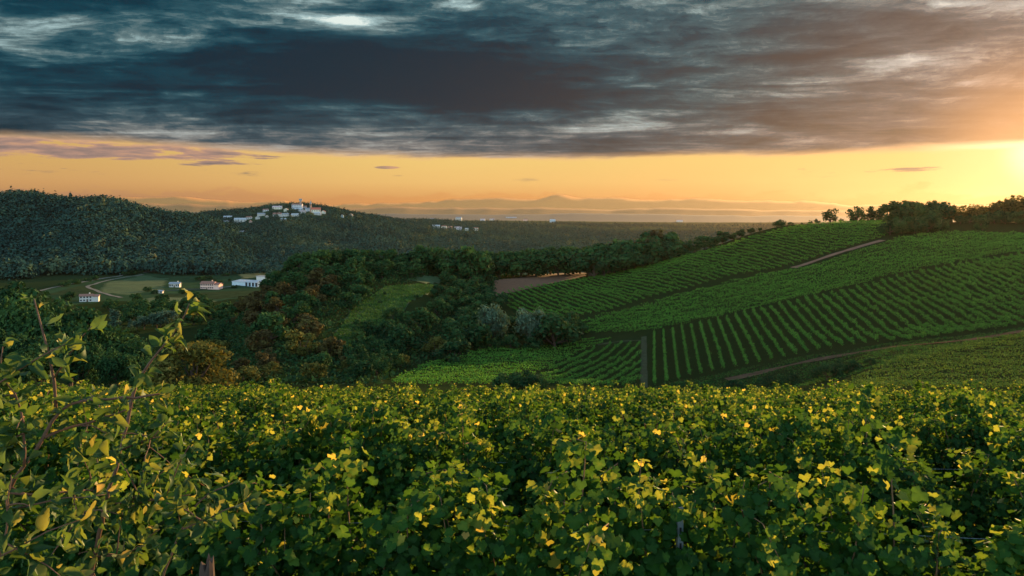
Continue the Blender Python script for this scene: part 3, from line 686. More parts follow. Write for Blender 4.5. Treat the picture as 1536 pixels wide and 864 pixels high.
# wood strip behind the ploughed field
for i, px in enumerate(range(738, 885, 11)):
    y = 425 + random.uniform(-8, 8) - (px - 738) * .05
    tree_px('bushy', px, 374 - (px - 738) * .05 + random.uniform(-3, 3), y, 0, 'dark tree in the hedge wood behind the brown ploughed field', group='hedge wood behind the ploughed field', w=1.15)
# trees along the crest over the upper vineyard
LINE = [(885, 359, 400), (900, 363, 398), (915, 357, 402), (930, 362, 403), (945, 352, 405), (958, 347, 408), (972, 342, 408), (986, 340, 410), (1000, 345, 410), (1013, 358, 412), (1027, 362, 414), (1042, 357, 416),
        (1057, 350, 420), (1070, 352, 422), (1084, 345, 424), (1098, 347, 425), (1112, 343, 427), (1126, 340, 428), (1140, 341, 430)]
for i, (px, top, y) in enumerate(LINE):
    rusty = 968 < px < 990
    tree_px('rust' if px == 972 else 'dark', px, top, y, 0, 'flare-tinted rusty tree amid the dark trees on the ridge over the upper vineyard' if px == 972 else 'dark tree in the row along the ridge over the upper vineyard',
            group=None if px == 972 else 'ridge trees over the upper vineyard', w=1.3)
    if px < 1040: tree_px('bushy', px + 6, top + 14, y - 12, 0, 'low dark tree in front of the ridge row over the upper vineyard', group='low trees in front of the ridge row', w=1.2)
tree_px('bush', 1168, 327, 418, 0, 'round dark bush on the crest of the upper vineyard', name='bush', cat='bush')
tree_px('bush', 1186, 332, 420, 0, 'lower round bush touching the round dark bush on the crest', name='bush', cat='bush')
for px, top in [(1203, 334), (1215, 329), (1226, 327), (1262, 327)]:
    tree_px('airy', px, top, 412, 0, 'small thin tree beside the lone pointed tree on the crest', group='small thin crest trees', w=1.1)
tree_px('airy', 1246, 310, 408, 0, 'lone pointed tree on the crest against the orange sky', w=1.0)
for px, top in [(1285, 306), (1302, 306), (1316, 309)]:
    tree_px('airy', px, top, 400, 0, 'airy tree in the trio on the crest left of the big brown thicket', group='airy trio on the crest', w=.95)
for px, top, y in [(1338, 303, 372), (1352, 298, 368), (1368, 297, 364), (1384, 299, 362), (1398, 297, 365), (1408, 300, 370), (1345, 330, 352), (1368, 325, 350), (1390, 326, 352), (1405, 332, 356)]:
    tree_px('bushy', px, top, y, 0, 'dense tree of the big thicket at the top end of the dirt track', group='thicket at the top of the dirt track', w=1.15)
for px, top, y in [(1422, 306, 385), (1436, 305, 385), (1449, 303, 384), (1462, 308, 384), (1475, 304, 380), (1488, 301, 380), (1500, 298, 380), (1513, 294, 378), (1526, 291, 378), (1540, 288, 376), (1555, 290, 375), (1572, 288, 375), (1590, 290, 375)]:
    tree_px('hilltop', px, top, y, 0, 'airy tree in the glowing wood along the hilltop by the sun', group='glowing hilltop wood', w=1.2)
for px, top, y in [(1440, 326, 366), (1470, 324, 352), (1474, 335, 346), (1492, 322, 366), (1508, 320, 364), (1524, 316, 362), (1540, 314, 362), (1560, 314, 362)]:
    tree_px('bushy', px, top, y, 0, 'rounded tree at the front of the glowing hilltop wood', group='front trees of the hilltop wood', w=1.1)
for px, top, y in [(1335, 326, 342), (1352, 318, 344), (1372, 316, 343), (1392, 318, 345), (1408, 324, 346)]:
    tree_px('bush', px, top, y, 0, 'broad bush at the foot of the big thicket by the dirt track', group='bushes at the thicket foot', name='bush', cat='bush', w=.9)
for px in range(1425, 1620, 15):
    tree_px('bush', px, 322 - (px - 1425) * .10 + random.uniform(-3, 3), 372, 0, 'brown-green bush filling the gap under the glowing hilltop wood', group='bushes under the hilltop wood', name='bush', cat='bush', w=.9)
for px in range(1280, 1330, 13):
    tree_px('bush', px, 324 + random.uniform(-2, 2), 402, 0, 'small bush under the airy trio on the crest', group='bushes under the airy trio', name='bush', cat='bush', w=.8)
for px, top, y in [(560, 500, 205), (545, 486, 215), (530, 505, 195), (575, 470, 235), (610, 470, 240), (600, 486, 222), (552, 520, 185), (590, 455, 262), (565, 525, 180), (535, 535, 172), (580, 515, 188), (570, 450, 285), (625, 440, 300), (548, 470, 232), (590, 500, 210), (568, 492, 215), (538, 520, 182), (600, 462, 262), (577, 440, 300)]:
    tree_px('bush', px, top, y, 0, 'green shrub in the grassy clearing of the knoll', group='shrubs in the clearing', name='bush', cat='bush', w=.8)
# silvery willows and the dark bush beside them
tree_px('willow', 738, 451, 240, 0, 'silvery grey willow, the left one of the pair above the vine strip', name='willow_tree', w=.76)
tree_px('willow', 797, 458, 240, 0, 'silvery grey willow, the right one of the pair above the vine strip', name='willow_tree', w=.76)
for px, top, y in [(832, 464, 240), (850, 478, 246), (872, 478, 262), (820, 470, 248), (845, 462, 262), (700, 470, 232), (680, 505, 205), (768, 468, 252), (767, 500, 236), (738, 504, 235), (800, 502, 236), (715, 505, 234)]:
    tree_px('bushy', px, top, y, 0, 'dark bush beside the pair of silvery willows', group='dark bushes beside the willows', name='bush', cat='bush', w=1.2)
# scrub along the slopes
tree_px('bush', 1272, 532, 148, 0, 'wide dark bush below the brown track', name='bush', cat='bush', w=1.1)
tree_px('bush', 1240, 541, 146, 0, 'lower dark bush at the left end of the bush below the brown track', name='bush', cat='bush', w=1.1)
tree_px('bush', 1305, 540, 150, 0, 'small dark bush at the vineyard corner below the brown track', name='bush', cat='bush', w=1.0)
for px, top, y in [(762, 553, 165), (782, 550, 167), (800, 557, 165), (1030, 572, 180), (1100, 568, 170), (1150, 560, 165), (1185, 555, 160)]:
    tree_px('bush', px, top, y, 0, 'dark low bush below the vine plots just over the near vines', group='low bushes over the near vines', name='bush', cat='bush', w=1.1)
tree_px('goldbush', 290, 500, 100, 0, 'golden olive rounded tree standing over the near vines', w=1.25)
# near dark wood at the left
for px, top, y in [(-40, 430, 150), (5, 414, 150), (38, 440, 142), (70, 455, 140), (105, 445, 150), (140, 470, 138), (165, 482, 140), (195, 505, 135), (60, 490, 120), (0, 480, 118), (120, 510, 118), (175, 520, 112), (225, 530, 118), (30, 520, 105), (215, 540, 108)]:
    tree_px('big', px, top, y, 0, 'large dark tree in the near wood at the left edge', group='near dark wood at the left edge', w=random.uniform(.75, .9))
# valley belt
def belt_ok(px, gp, y, x): return gp > 455 + np.maximum(0, px - 250) * .03
for x, y, px in scatter(165, 345, 420, 590, 34, 9, belt_ok, 21):
    tree('bushy', x, y, random.uniform(9, 14), 'dark tree in the belt along the valley floor below the houses', 'tree belt along the valley floor', w=1.0)
for px, top in [(170, 462), (176, 466), (196, 478)]:
    tree_px('poplar', px, top, 380, 0, 'slim grey poplar in front of the valley tree belt', group='grey poplars in the valley', name='poplar_tree', w=1.0)
for px, top in [(216, 472), (235, 466), (252, 462), (205, 480)]:
    tree_px('willow', px, top, 400, 0, 'pale grey willow in front of the valley tree belt', group='pale willows in the valley', name='willow_tree', w=1.2)
tree_px('olive', 188, 484, 300, 0, 'tan rounded tree beside the grey poplars in the valley', w=1.1)
for px, top, y in [(104, 436, 620), (98, 440, 625), (268, 421, 780), (330, 420, 800), (322, 418, 810), (345, 417, 830)]:
    tree_px('bushy', px, top, y, 0, 'dark rounded tree close to the valley houses', group='trees close to the valley houses', w=1.1)
for px, py in [(95, 430), (112, 426), (132, 422), (141, 420), (196, 412), (203, 411), (210, 410), (188, 413), (222, 437), (232, 441), (275, 441), (290, 442), (352, 432), (300, 421), (312, 419), (338, 414)]:
    p = pix(px, py, 600); tree('bush', p[0], p[1], random.uniform(3.5, 7), 'small dark hedge bush out on the valley fields', 'hedge bushes on the valley fields', name='bush', cat='bush', w=random.uniform(.9, 1.5))
print('trees', NT_[0])

# undergrowth on the knoll and valley: an uncountable mass of leaf clumps
def undergrowth():
    pts = scatter(290, 745, 140, 410, 5200, .9, knoll_ok, 77)
    P = np.array(pts); rp = np.repeat(np.arange(len(P)), 5); n = len(rp)
    cx = P[rp, 0] + RNG.normal(0, .6, n); cyy = P[rp, 1] + RNG.normal(0, .6, n)
    cen = np.stack([cx, cyy, ground_z(cx, cyy) + RNG.uniform(.1, 1.5, n)], 1)
    v, f = leaf_quads(cen, RNG.uniform(.4, .9, n), rand_rot(n, RNG, .5), RNG)
    tint = np.repeat(np.clip(RNG.uniform(0, .7, len(P))[rp] + RNG.normal(0, .12, n), 0, 1), 4)
    tag(link('undergrowth', mesh_np('undergrowth', v, f, [M['wood_leaf']], {'tint': tint})), 'dense dark undergrowth beneath the trees of the wooded knoll', 'undergrowth', kind='stuff')
undergrowth()
def tufts():
    """rough grass and weeds of the clearing"""
    poly = to_world(CLEAR, 120); P = np.array(poly); n = 26000
    x = RNG.uniform(P[:, 0].min(), P[:, 0].max(), n); y = RNG.uniform(P[:, 1].min(), P[:, 1].max(), n)
    ok = inside(poly, x, y); x, y = x[ok], y[ok]; n = len(x)
    cen = np.stack([x, y, ground_z(x, y) + RNG.uniform(.05, .5, n)], 1)
    v, f = leaf_quads(cen, RNG.uniform(.25, .6, n), rand_rot(n, RNG, .2), RNG)
    patch = .5 + .5 * np.sin(x * .5 + 2 * np.sin(y * .3)) * np.sin(y * .42)
    tag(link('rough_grass', mesh_np('rough_grass', v, f, [M['grass_leaf']], {'tint': np.repeat(np.clip(.7 * patch + RNG.normal(0.3, .18, n), 0, 1), 4)})), 'rough green grass and weeds in the knoll clearing', 'grass', kind='stuff')
tufts()
def verge():
    poly = to_world([(980, 582), (1000, 572), (1100, 556), (1214, 534), (1320, 517), (1434, 506), (1536, 491), (1640, 470), (1640, 488), (1536, 505), (1420, 526), (1340, 547), (1270, 580)], 140, 420); P = np.array(poly); n = 42000
    x = RNG.uniform(P[:, 0].min(), P[:, 0].max(), n); y = RNG.uniform(P[:, 1].min(), P[:, 1].max(), n)
    ok = inside(poly, x, y) & (np.sin(x * .33 + np.sin(y * .5)) * np.sin(y * .41) + RNG.normal(0, .5, n) > -.15); x, y = x[ok], y[ok]; n = len(x)
    tr = np.array([pix(*p, 140)[:2] for p in [(1090, 570), (1130, 562), (1180, 550), (1220, 540), (1280, 530), (1330, 522), (1400, 516), (1460, 510), (1536, 497), (1640, 478)]])
    sx = np.interp(np.linspace(0, 9, 200), range(10), tr[:, 0]); sy = np.interp(np.linspace(0, 9, 200), range(10), tr[:, 1])
    ok = np.min(np.hypot(x[:, None] - sx[None], y[:, None] - sy[None]), axis=1) > 1.5 + RNG.normal(0, .4, n); x, y = x[ok], y[ok]; n = len(x)
    cen = np.stack([x, y, ground_z(x, y) + RNG.uniform(.0, .28, n)], 1)
    v, f = leaf_quads(cen, RNG.uniform(.15, .42, n), rand_rot(n, RNG, .2), RNG)
    tag(link('verge_grass', mesh_np('verge_grass', v, f, [M['grass_leaf']], {'tint': np.repeat(np.clip(RNG.beta(1.6, 2.4, n), 0, 1), 4)})), 'dark rough grass on the verges of the brown track', 'grass', kind='stuff')
verge()

# ------------------------------------------------------------------ houses
def wallmat(name, c): return mat_plain(name, c, .85, .06, .6)
M['white_wall'] = wallmat('white_wall', (0.50, 0.475, 0.43)); M['cream_wall'] = wallmat('cream_wall', (0.68, 0.62, 0.50))
M['pink_wall'] = wallmat('pink_wall', (0.70, 0.45, 0.36)); M['grey_wall'] = wallmat('grey_wall', (0.50, 0.50, 0.52)); M['lav_wall'] = wallmat('lav_wall', (0.55, 0.53, 0.60))
M['blue_wall'] = wallmat('blue_wall', (0.45, 0.56, 0.60)); M['brick_wall'] = wallmat('brick_wall', (0.42, 0.24, 0.17))
M['tile_roof'] = mat_plain('tile_roof', (0.24, 0.12, 0.085), .85, .25, 1.5); M['red_roof'] = mat_plain('red_roof', (0.45, 0.13, 0.08), .85, .2, 1.5)
M['grey_roof'] = mat_plain('grey_roof', (0.24, 0.25, 0.26), .8, .15, 1.5); M['pale_roof'] = mat_plain('pale_roof', (0.36, 0.38, 0.38), .6, .08, .5); M['rose_roof'] = mat_plain('rose_roof', (0.48, 0.36, 0.34), .8, .1, 1.0)
M['glass'] = mat_plain('window_glass', (0.03, 0.035, 0.045), .2, .1, 1.0); M['door'] = mat_plain('door_wood', (0.12, 0.08, 0.06), .7, .1, 2.0)
M['concrete'] = mat_plain('concrete', (0.36, 0.34, 0.32), .9, .12, .8)
def house(x, y, w, d, h, wall, roof, label, rz=0.0, floors=2, nwin=4, door=True, chimney=True, wing=None, group=None, pitch=.32, name='house', gable_front=False, sill=True):
    zs = [gz(x + dx, y + dy) for dx in (-w / 2, w / 2) for dy in (-d / 2, d / 2)]
    z0 = min(zs) + .3 * (max(zs) - min(zs))
    o = thing(name, label, 'house', (x, y, z0), rz, group)
    b = MB(); rh = (w if gable_front else d) / 2 * pitch * 2 * .5 + .0
    if gable_front:
        b.prism([(-w/2, -4), (w/2, -4), (w/2, h), (0, h + w/2 * pitch * 1.6), (-w/2, h)], -d/2, d/2, 'y')
    else:
        b.prism([(-d/2, -4), (d/2, -4), (d/2, h), (0, h + d/2 * pitch * 1.6), (-d/2, h)], -w/2, w/2, 'x')
    if wing:
        ww, wd, wh = wing
        b.prism([(-wd/2, -4), (wd/2, -4), (wd/2, wh), (0, wh + wd/2 * .4), (-wd/2, wh)], w/2 + .003, w/2 + ww, 'x')
    b.build('wall', M[wall], o)
    r = MB(); ov = .5; th = .22
    s = pitch * 1.6
    half = (w if gable_front else d) / 2; ext = (d if gable_front else w) / 2 + ov; ax = 'y' if gable_front else 'x'
    r.prism([(-half - ov, h - ov * s + .02), (0, h + half * s + .02), (half + ov, h - ov * s + .02), (half + ov, h - ov * s + .02 + th), (0, h + half * s + .02 + th), (-half - ov, h - ov * s + .02 + th)], -ext, ext, ax)
    if wing:
        r.prism([(-wd/2 - ov, wh - ov * .4 + .02), (0, wh + wd/2 * .4 + .02), (wd/2 + ov, wh - ov * .4 + .02), (wd/2 + ov, wh - ov * .4 + .24), (0, wh + wd/2 * .4 + .24), (-wd/2 - ov, wh - ov * .4 + .24)], w/2 + ov + .01, w/2 + ww + ov, 'x')
    ro = r.build('roof', M[roof], o)
    if chimney:
        c = MB(); c.box(w * .2, w * .2 + .8, -.4 + d * .12, .4 + d * .12, h + .2, h + half * s + 1.1); c.build('chimney', M[wall], ro)
    fh = h / floors
    for k in range(floors):
        for i in range(nwin):
            if k == 0 and door and i == nwin // 2:
                dd = MB(); cxx = -w/2 + w * (i + .5) / nwin; dd.box(cxx - .6, cxx + .6, -d/2 - .05, -d/2 + .05, 0, 2.2); dd.build('door', M['door'], o); continue
            q = MB(); cxx = -w/2 + w * (i + .5) / nwin; q.box(cxx - .6, cxx + .6, -d/2 - .04, -d/2 + .05, k * fh + fh * .32, k * fh + fh * .82)
            q.build('window', M['glass'], o)
    return o

def house_px(px, py, wpx, ymin, wall, roof, label, hpx=None, floors=2, nwin=4, dr=.55, **kw):
    p = pix(px, py, ymin); w = wpx * p[1] / F; h = (hpx * p[1] / F) if hpx else 3.0 * floors
    return house(p[0], p[1] + w * dr / 2, w, w * dr, h, wall, roof, label, floors=floors, nwin=nwin, **kw), p
HP = []   # where houses stand, kept free of trees
def H(*a, **k):
    o, p = house_px(*a, **k); HP.append((a[0], p[1], a[2])); return o
# valley houses
H(127, 453, 17, 500, 'white_wall', 'tile_roof', 'white two-storey house with a lower wing in the near valley field', hpx=9, floors=2, nwin=4, rz=R(18), wing=(4.5, 6, 4.2))
H(261, 431, 15, 600, 'white_wall', 'grey_roof', 'long low white house with a grey roof under the valley wood', hpx=5.5, floors=1, nwin=5, rz=R(5))
H(239, 440, 9, 600, 'white_wall', 'grey_roof', 'tiny white shed on the valley meadow', hpx=3.2, floors=1, nwin=2, door=False, chimney=False)
H(311, 434, 21, 600, 'pink_wall', 'tile_roof', 'salmon pink farmhouse with many dark windows in the valley', hpx=8.5, floors=2, nwin=7, rz=R(-8), wing=(5.5, 8, 4.4))
def hall():
    p = pix(372, 430, 640); w, d, h = 34.0, 22.0, 3.8; x, y = p[0], p[1] + 14
    HP.append((368, p[1], 34))
    o = thing('industrial_hall', 'long pale blue-white industrial hall half hidden behind the wooded knoll', 'building', (x, y, gz(x, y)), R(-30))
    b = MB(); b.prism([(-d/2, -4), (d/2, -4), (d/2, h), (0, h + 1.2), (-d/2, h)], -w/2, w/2, 'x'); b.build('wall', M['blue_wall'], o)
    r = MB(); r.prism([(-d/2 - .5, h - .03), (0, h + 1.22), (d/2 + .5, h - .03), (d/2 + .5, h + .2), (0, h + 1.5), (-d/2 - .5, h + .2)], -w/2 - .5, w/2 + .5, 'x')
    ro = r.build('roof', M['pale_roof'], o)
    for i in range(6):
        s = MB(); s.box(-w/2 + 4 + i * 6.6, -w/2 + 6 + i * 6.6, -d/4 - .8, -d/4 + .8, h + .5, h + 1.25); s.build('skylight', M['white_wall'], ro)
    for i in range(4):
        q = MB(); q.box(2 + i * 4.6, 5 + i * 4.6, -d/2 - .06, -d/2 + .05, 0, 3.8); q.build('loading_door', M['glass'], o)
    u = MB(); u.box(2, w/2 - 2, 3, d/2 - 3, h + 1.0, h + 5); u.build('upper_storey', M['white_wall'], o)
    u = MB(); u.box(1.4, w/2 - 1.4, 2.4, d/2 - 2.4, h + 5.0, h + 5.4); u.build('upper_roof', M['grey_roof'], o)
hall()
# hill village (px, base row, width, wall, roof, label)
V = [
 (318, 338, 9, 'lav_wall', 'grey_roof', 'lavender grey house at the lowest left end of the hill village', 6),
 (325, 334, 8, 'lav_wall', 'tile_roof', 'small lavender house just above the lowest village house', 5),
 (336, 336, 13, 'cream_wall', 'grey_roof', 'low wide cream house at the foot of the hill village', 4),
 (341, 329, 12, 'grey_wall', 'pale_roof', 'grey house with a pale roof left of the large white block', 5),
 (359, 334, 17, 'white_wall', 'pale_roof', 'large plain white block low in the hill village', 7),
 (373, 329, 8, 'white_wall', 'tile_roof', 'small white house right behind the large white block', 5),
 (375.5, 334, 4, 'pink_wall', 'red_roof', 'tiny orange house against the right end of the large white block', 3.5),
 (386, 329, 6, 'white_wall', 'grey_roof', 'narrow bright white house between the white block and the wide white house', 4.5),
 (391, 324, 11, 'white_wall', 'grey_roof', 'white house with a grey roof above the narrow bright white house', 4.5),
 (400, 326, 4.5, 'white_wall', 'tile_roof', 'tiny white house alone in the trees of the village middle', 3),
 (386, 316.5, 12, 'grey_wall', 'grey_roof', 'grey house among trees on the left village skyline', 4),
 (398, 317, 8, 'grey_wall', 'tile_roof', 'small grey house with brown roof on the left village skyline', 4),
 (415, 325.5, 12, 'white_wall', 'tile_roof', 'white house with three dark bays in the village middle', 6),
 (415, 314, 14, 'cream_wall', 'rose_roof', 'wide house with a rosy roof on the village skyline', 4.5),
 (427.5, 325, 10, 'white_wall', 'grey_roof', 'white house with a wide grey roof right of the three-bay house', 6),
 (425, 331, 9, 'white_wall', 'pale_roof', 'low pale house on the lowest terrace under the village middle', 3.5),
 (428.5, 318, 6, 'cream_wall', 'rose_roof', 'narrow cream house under the castle wood', 6),
 (442, 324.5, 11, 'white_wall', 'pale_roof', 'white house with a slanting pale roof below the castle', 4),
 (447, 317, 13, 'grey_wall', 'pale_roof', 'long grey house row just below the castle', 5),
 (454, 320, 8, 'white_wall', 'rose_roof', 'white house with rosy roof between castle and church', 4.5),
 (462, 317, 9, 'grey_wall', 'grey_roof', 'grey house left of the church', 6),
 (456, 312, 7, 'grey_wall', 'tile_roof', 'small brown-roofed house right of the water tower', 4),
 (476, 322.5, 10, 'white_wall', 'pale_roof', 'white house directly below the church', 4),
 (485, 320.5, 6, 'cream_wall', 'red_roof', 'small cream house with red roof right of the church', 5),
 (362.5, 350, 9, 'white_wall', 'grey_roof', 'lone white house on the wooded slope below the village', 4.5),
 (513, 326, 4, 'blue_wall', 'grey_roof', 'narrow bluish house right of the village hill', 5),
 (526, 324, 6, 'cream_wall', 'tile_roof', 'cream house right of the narrow bluish house', 4),
]
for px, py, w, wl, rf, lab, hp in V:
    H(px, py, w, 1450, wl, rf, lab, hpx=hp * .66, floors=1 if hp < 4.4 else 2, nwin=3 if w < 9 else 4, door=False, rz=R(random.uniform(-12, 12)), gable_front=(w < 7), chimney=w > 7)
# castle, church, water tower
def castle():
    o, p = house_px(445, 313, 15, 1600, 'grey_wall', 'tile_roof', 'broad castle-like building with a brown roof at the top of the village', hpx=6, floors=2, nwin=6, door=False, name='castle', pitch=.25); HP.append((445, p[1], 15))
castle()
def church():
    p = pix(473, 319, 1600); s = p[1] / F; HP.append((473, p[1], 16)); w = 13 * s; d = 9 * s; h = 4.5 * s
    o = thing('church', 'village church with a red roof and a slim pointed bell tower', 'church', (p[0], p[1] + d / 2, gz(p[0], p[1] + d/2) - .5), R(10))
    b = MB(); b.prism([(-d/2, -4), (d/2, -4), (d/2, h), (0, h + d * .3), (-d/2, h)], -w/2, w/2, 'x'); b.build('wall', M['cream_wall'], o)
    r = MB(); r.prism([(-d/2 - .8, h - .45), (0, h + d * .3 + .03), (d/2 + .8, h - .45), (d/2 + .8, h - .1), (0, h + d * .3 + .4), (-d/2 - .8, h - .1)], -w/2 - .8, w/2 + .8, 'x'); r.build('roof', M['red_roof'], o)
    for i in range(4):
        q = MB(); q.box(-w/2 + w * (i + .5) / 4 - .6, -w/2 + w * (i + .5) / 4 + .6, -d/2 - .05, -d/2 + .05, h * .35, h * .8); q.build('window', M['glass'], o)
    t = MB(); tw = 1.3 * s; th = 13 * s; tx = -w/2 - tw - .05
    t.box(tx - tw, tx + tw, -tw, tw, -4, th); to = t.build('bell_tower', M['brick_wall'], o)
    sp = MB(); sp.lathe([(tw * 1.45, th + .02), (tw * 1.2, th + .5), (tw * .5, th + 3.2 * s), (.12, th + 6 * s)], 8, (tx, 0)); sp.build('spire', M['grey_roof'], to)
    for sx, sy in ((0, -1), (-1, 0), (1, 0)):
        q = MB(); q.box(tx + sx * tw - (.9 if sx == 0 else .06), tx + sx * tw + (.9 if sx == 0 else .06), sy * tw - (.9 if sy == 0 else .06), sy * tw + (.9 if sy == 0 else .06), th - 2.6 * s, th - .8 * s); q.build('belfry_opening', M['glass'], to)
church()
def water_tower():
    p = pix(451, 312, 1650); s = p[1] / F; b0 = gz(p[0], p[1])
    o = thing('water_tower', 'mushroom-shaped concrete water tower on the village hilltop', 'water tower', (p[0], p[1], b0))
    top = -(298 - HY) / F * p[1] - b0; hb = top * .55
    b = MB(); b.lathe([(1.5 * s, -3), (1.25 * s, 0), (1.05 * s, hb), (1.1 * s, hb + .3)], 14); b.build('shaft', M['concrete'], o, True)
    b = MB(); b.lathe([(1.1 * s, hb + .3), (1.6 * s, hb + .18 * top), (2.5 * s, hb + .30 * top), (2.6 * s, hb + .42 * top), (2.3 * s, top - .2), (.4, top)], 18); b.build('tank', M['concrete'], o, True)
    b = MB(); b.lathe([(2.62 * s, hb + .36 * top), (2.75 * s, hb + .37 * top), (2.75 * s, hb + .41 * top), (2.62 * s, hb + .42 * top)], 18); b.build('railing', M['grey_roof'], o)
water_tower()
# houses scattered over the plain
Pn = [(551, 321.5, 10, 'pink_wall', 'rose_roof', 'wide pinkish house on the ridge right of the village', 4), (538, 323, 5, 'cream_wall', 'tile_roof', 'small cream house between the village and the wide pinkish house', 3.5),
 (622, 328.5, 15, 'white_wall', 'rose_roof', 'long white farmhouse with a rosy roof on the plain skyline', 4), (648, 331.5, 6, 'white_wall', 'grey_roof', 'small white house right of the long white farmhouse', 4),
 (636, 329, 6, 'cream_wall', 'grey_roof', 'small cream house at the end of the long white farmhouse', 3), (654, 342.5, 11, 'white_wall', 'pale_roof', 'bright white house at the left end of the plain hamlet', 5),
 (666, 342.5, 8, 'cream_wall', 'tile_roof', 'cream house second from the left in the plain hamlet', 4), (675, 343, 6, 'pink_wall', 'tile_roof', 'pink house in the middle of the plain hamlet', 4),
 (687, 344.5, 11, 'grey_wall', 'rose_roof', 'grey house with a rosy roof in the plain hamlet', 4), (700, 346, 5, 'cream_wall', 'pale_roof', 'tiny cream house near the right end of the plain hamlet', 4), (713, 346, 8, 'cream_wall', 'tile_roof', 'cream house at the right end of the plain hamlet', 5),
 (688, 331.5, 9, 'white_wall', 'grey_roof', 'tall pale blue-grey house above the plain hamlet', 6), (724, 331.5, 7, 'grey_wall', 'rose_roof', 'low grey house right of the tall pale house', 3), (738, 331.5, 7, 'cream_wall', 'rose_roof', 'low cream house left of the long white shed', 3),
 (767, 330.5, 16, 'white_wall', 'pale_roof', 'long white shed roof on the far plain skyline', 3.5), (788, 331.5, 6, 'pink_wall', 'tile_roof', 'small pink house right of the long white shed', 3), (829, 333.5, 8, 'blue_wall', 'pale_roof', 'pale blue house alone at the right on the far plain', 4.5),
 (1020, 333.5, 9, 'cream_wall', 'rose_roof', 'low cream farm on the far plain beyond the ridge trees', 2.5)]
for px, py, w, wl, rf, lab, hp in Pn:
    H(px, py, w, 1900, wl, rf, lab, hpx=hp * .8, floors=1, nwin=3, door=False, rz=R(random.uniform(-10, 10)), chimney=False)

# ------------------------------------------------------------------ far woods (uncountable)
def far_wood(name, label, px0, px1, y0, y1, n, dmin, hr, accept, seed, nq=44, tint0=(.1, .6), gold=.06):
    pts = scatter(px0, px1, y0, y1, n, dmin, accept, seed)
    P = np.array([(x, y) for x, y, _ in pts]); rg = np.random.default_rng(seed + 1); m = len(P)
    h = rg.uniform(*hr, m); wd = h * rg.uniform(.38, .62, m)
    st = .5 + .30 * np.sin(P[:, 0] * .021 + 2 * np.sin(P[:, 1] * .011)) + .25 * np.sin(P[:, 1] * .027 + P[:, 0] * .009 + 1.1)   # stands of one kind
    tn = tint0[0] + (tint0[1] - tint0[0]) * np.clip(.55 * rg.random(m) + .45 * st, 0, 1); gsel = rg.random(m) < gold * (.3 + 1.4 * st); tn[gsel] = rg.uniform(.72, .96, gsel.sum())
    con = rg.random(m) < .025
    gzv = ground_z(P[:, 0], P[:, 1])
    rp = np.repeat(np.arange(m), nq); k = len(rp)
    d = rg.normal(size=(k, 3)); d[:, 2] = np.abs(d[:, 2] + .25); d /= np.linalg.norm(d, axis=1)[:, None]
    lob = 1 + .35 * np.sin(d[:, 0] * 5 + rp) * np.sin(d[:, 1] * 5 + rp * 1.7)
    rr = rg.uniform(.75, 1.08, k) * lob
    zf = d[:, 2] * rr
    zz = h[rp] * (.30 + .70 * zf); wr = wd[rp] * rr * np.where(con[rp], np.clip(1.1 - zf, .05, 1) * .8, 1)
    zz = np.where(con[rp], zz * 1.35, zz)
    low = rg.random(k) < .18; zz = np.where(low, h[rp] * rg.uniform(.05, .45, k), zz)
    cen = np.stack([P[rp, 0] + d[:, 0] * wr, P[rp, 1] + d[:, 1] * wr, gzv[rp] + zz], 1)
    nn = d + rg.normal(0, .28, (k, 3)); nn /= np.linalg.norm(nn, axis=1)[:, None]
    v, f = leaf_quads(cen, rg.uniform(.6, 1.25, k) * (h[rp] * .21), frames(nn, rg), rg)
    tint = np.clip(tn[rp] + rg.normal(0, .05, k), 0, 1)
    tag(link(name, mesh_np(name, v, f, [M['far_leaf']], {'tint': np.repeat(tint, 4)})), label, 'wood', kind='stuff')
HPA = np.array(HP)
def clear_of_houses(px, y):
    dpx = np.abs(HPA[None, :, 0] - px[:, None]); dy = HPA[None, :, 1] - y[:, None]
    return ~np.any((dpx < HPA[None, :, 2] * .70 + 2.5) & (dy > -14) & (dy < np.maximum(45, HPA[None, :, 1] * .03)), axis=1)
def hill_ok(px, gp, y, x):
    ok = ~((px < 345) & (gp > 413 + np.maximum(0, 60 - px) * .3) & (y < 1000))
    ok &= ~(inside(VALLEY, px, gp) & (y < 980))
    return ok & clear_of_houses(px, y)
far_wood('far_wood', 'dark dense wood covering the large hill at the left', -160, 330, 850, 1480, 4300, 6.5, (7, 17), hill_ok, 301, 78, (.0, .66), .05)
def vill_ok(px, gp, y, x):
    return ~(inside([(590, 378), (640, 350), (700, 352), (720, 362), (640, 378)], px, gp) & (y > 1300)) & clear_of_houses(px, y) & hill_ok(px, gp, y, x)
far_wood('far_wood', 'wood on the slopes around and below the hill village', 250, 640, 860, 2150, 6800, 9.0, (7, 13.5), vill_ok, 302, 62, (.05, .7), .07)
rgp = np.random.default_rng(5); _ph = rgp.uniform(0, 6.28, 6)
def plain_ok(px, gp, y, x):
    q = np.sin(x * .006 + _ph[0]) * np.sin(y * .004 + _ph[1]) + .6 * np.sin(x * .017 + y * .003 + _ph[2]) + .5 * np.sin(y * .011 + x * .004 + _ph[3])
    return ((q > .12) | (rgp.random(len(x)) < .07)) & clear_of_houses(px, y)
far_wood('far_wood', 'hedges and woods spread over the far plain', 560, 1330, 900, 2700, 6500, 11, (8, 14), plain_ok, 303, 34, (.1, .6), .05)
far_wood('far_wood', 'thin tree lines along the horizon of the far plain', 480, 1330, 2700, 4300, 2600, 18, (9, 17), plain_ok, 304, 26, (.1, .5), .03)

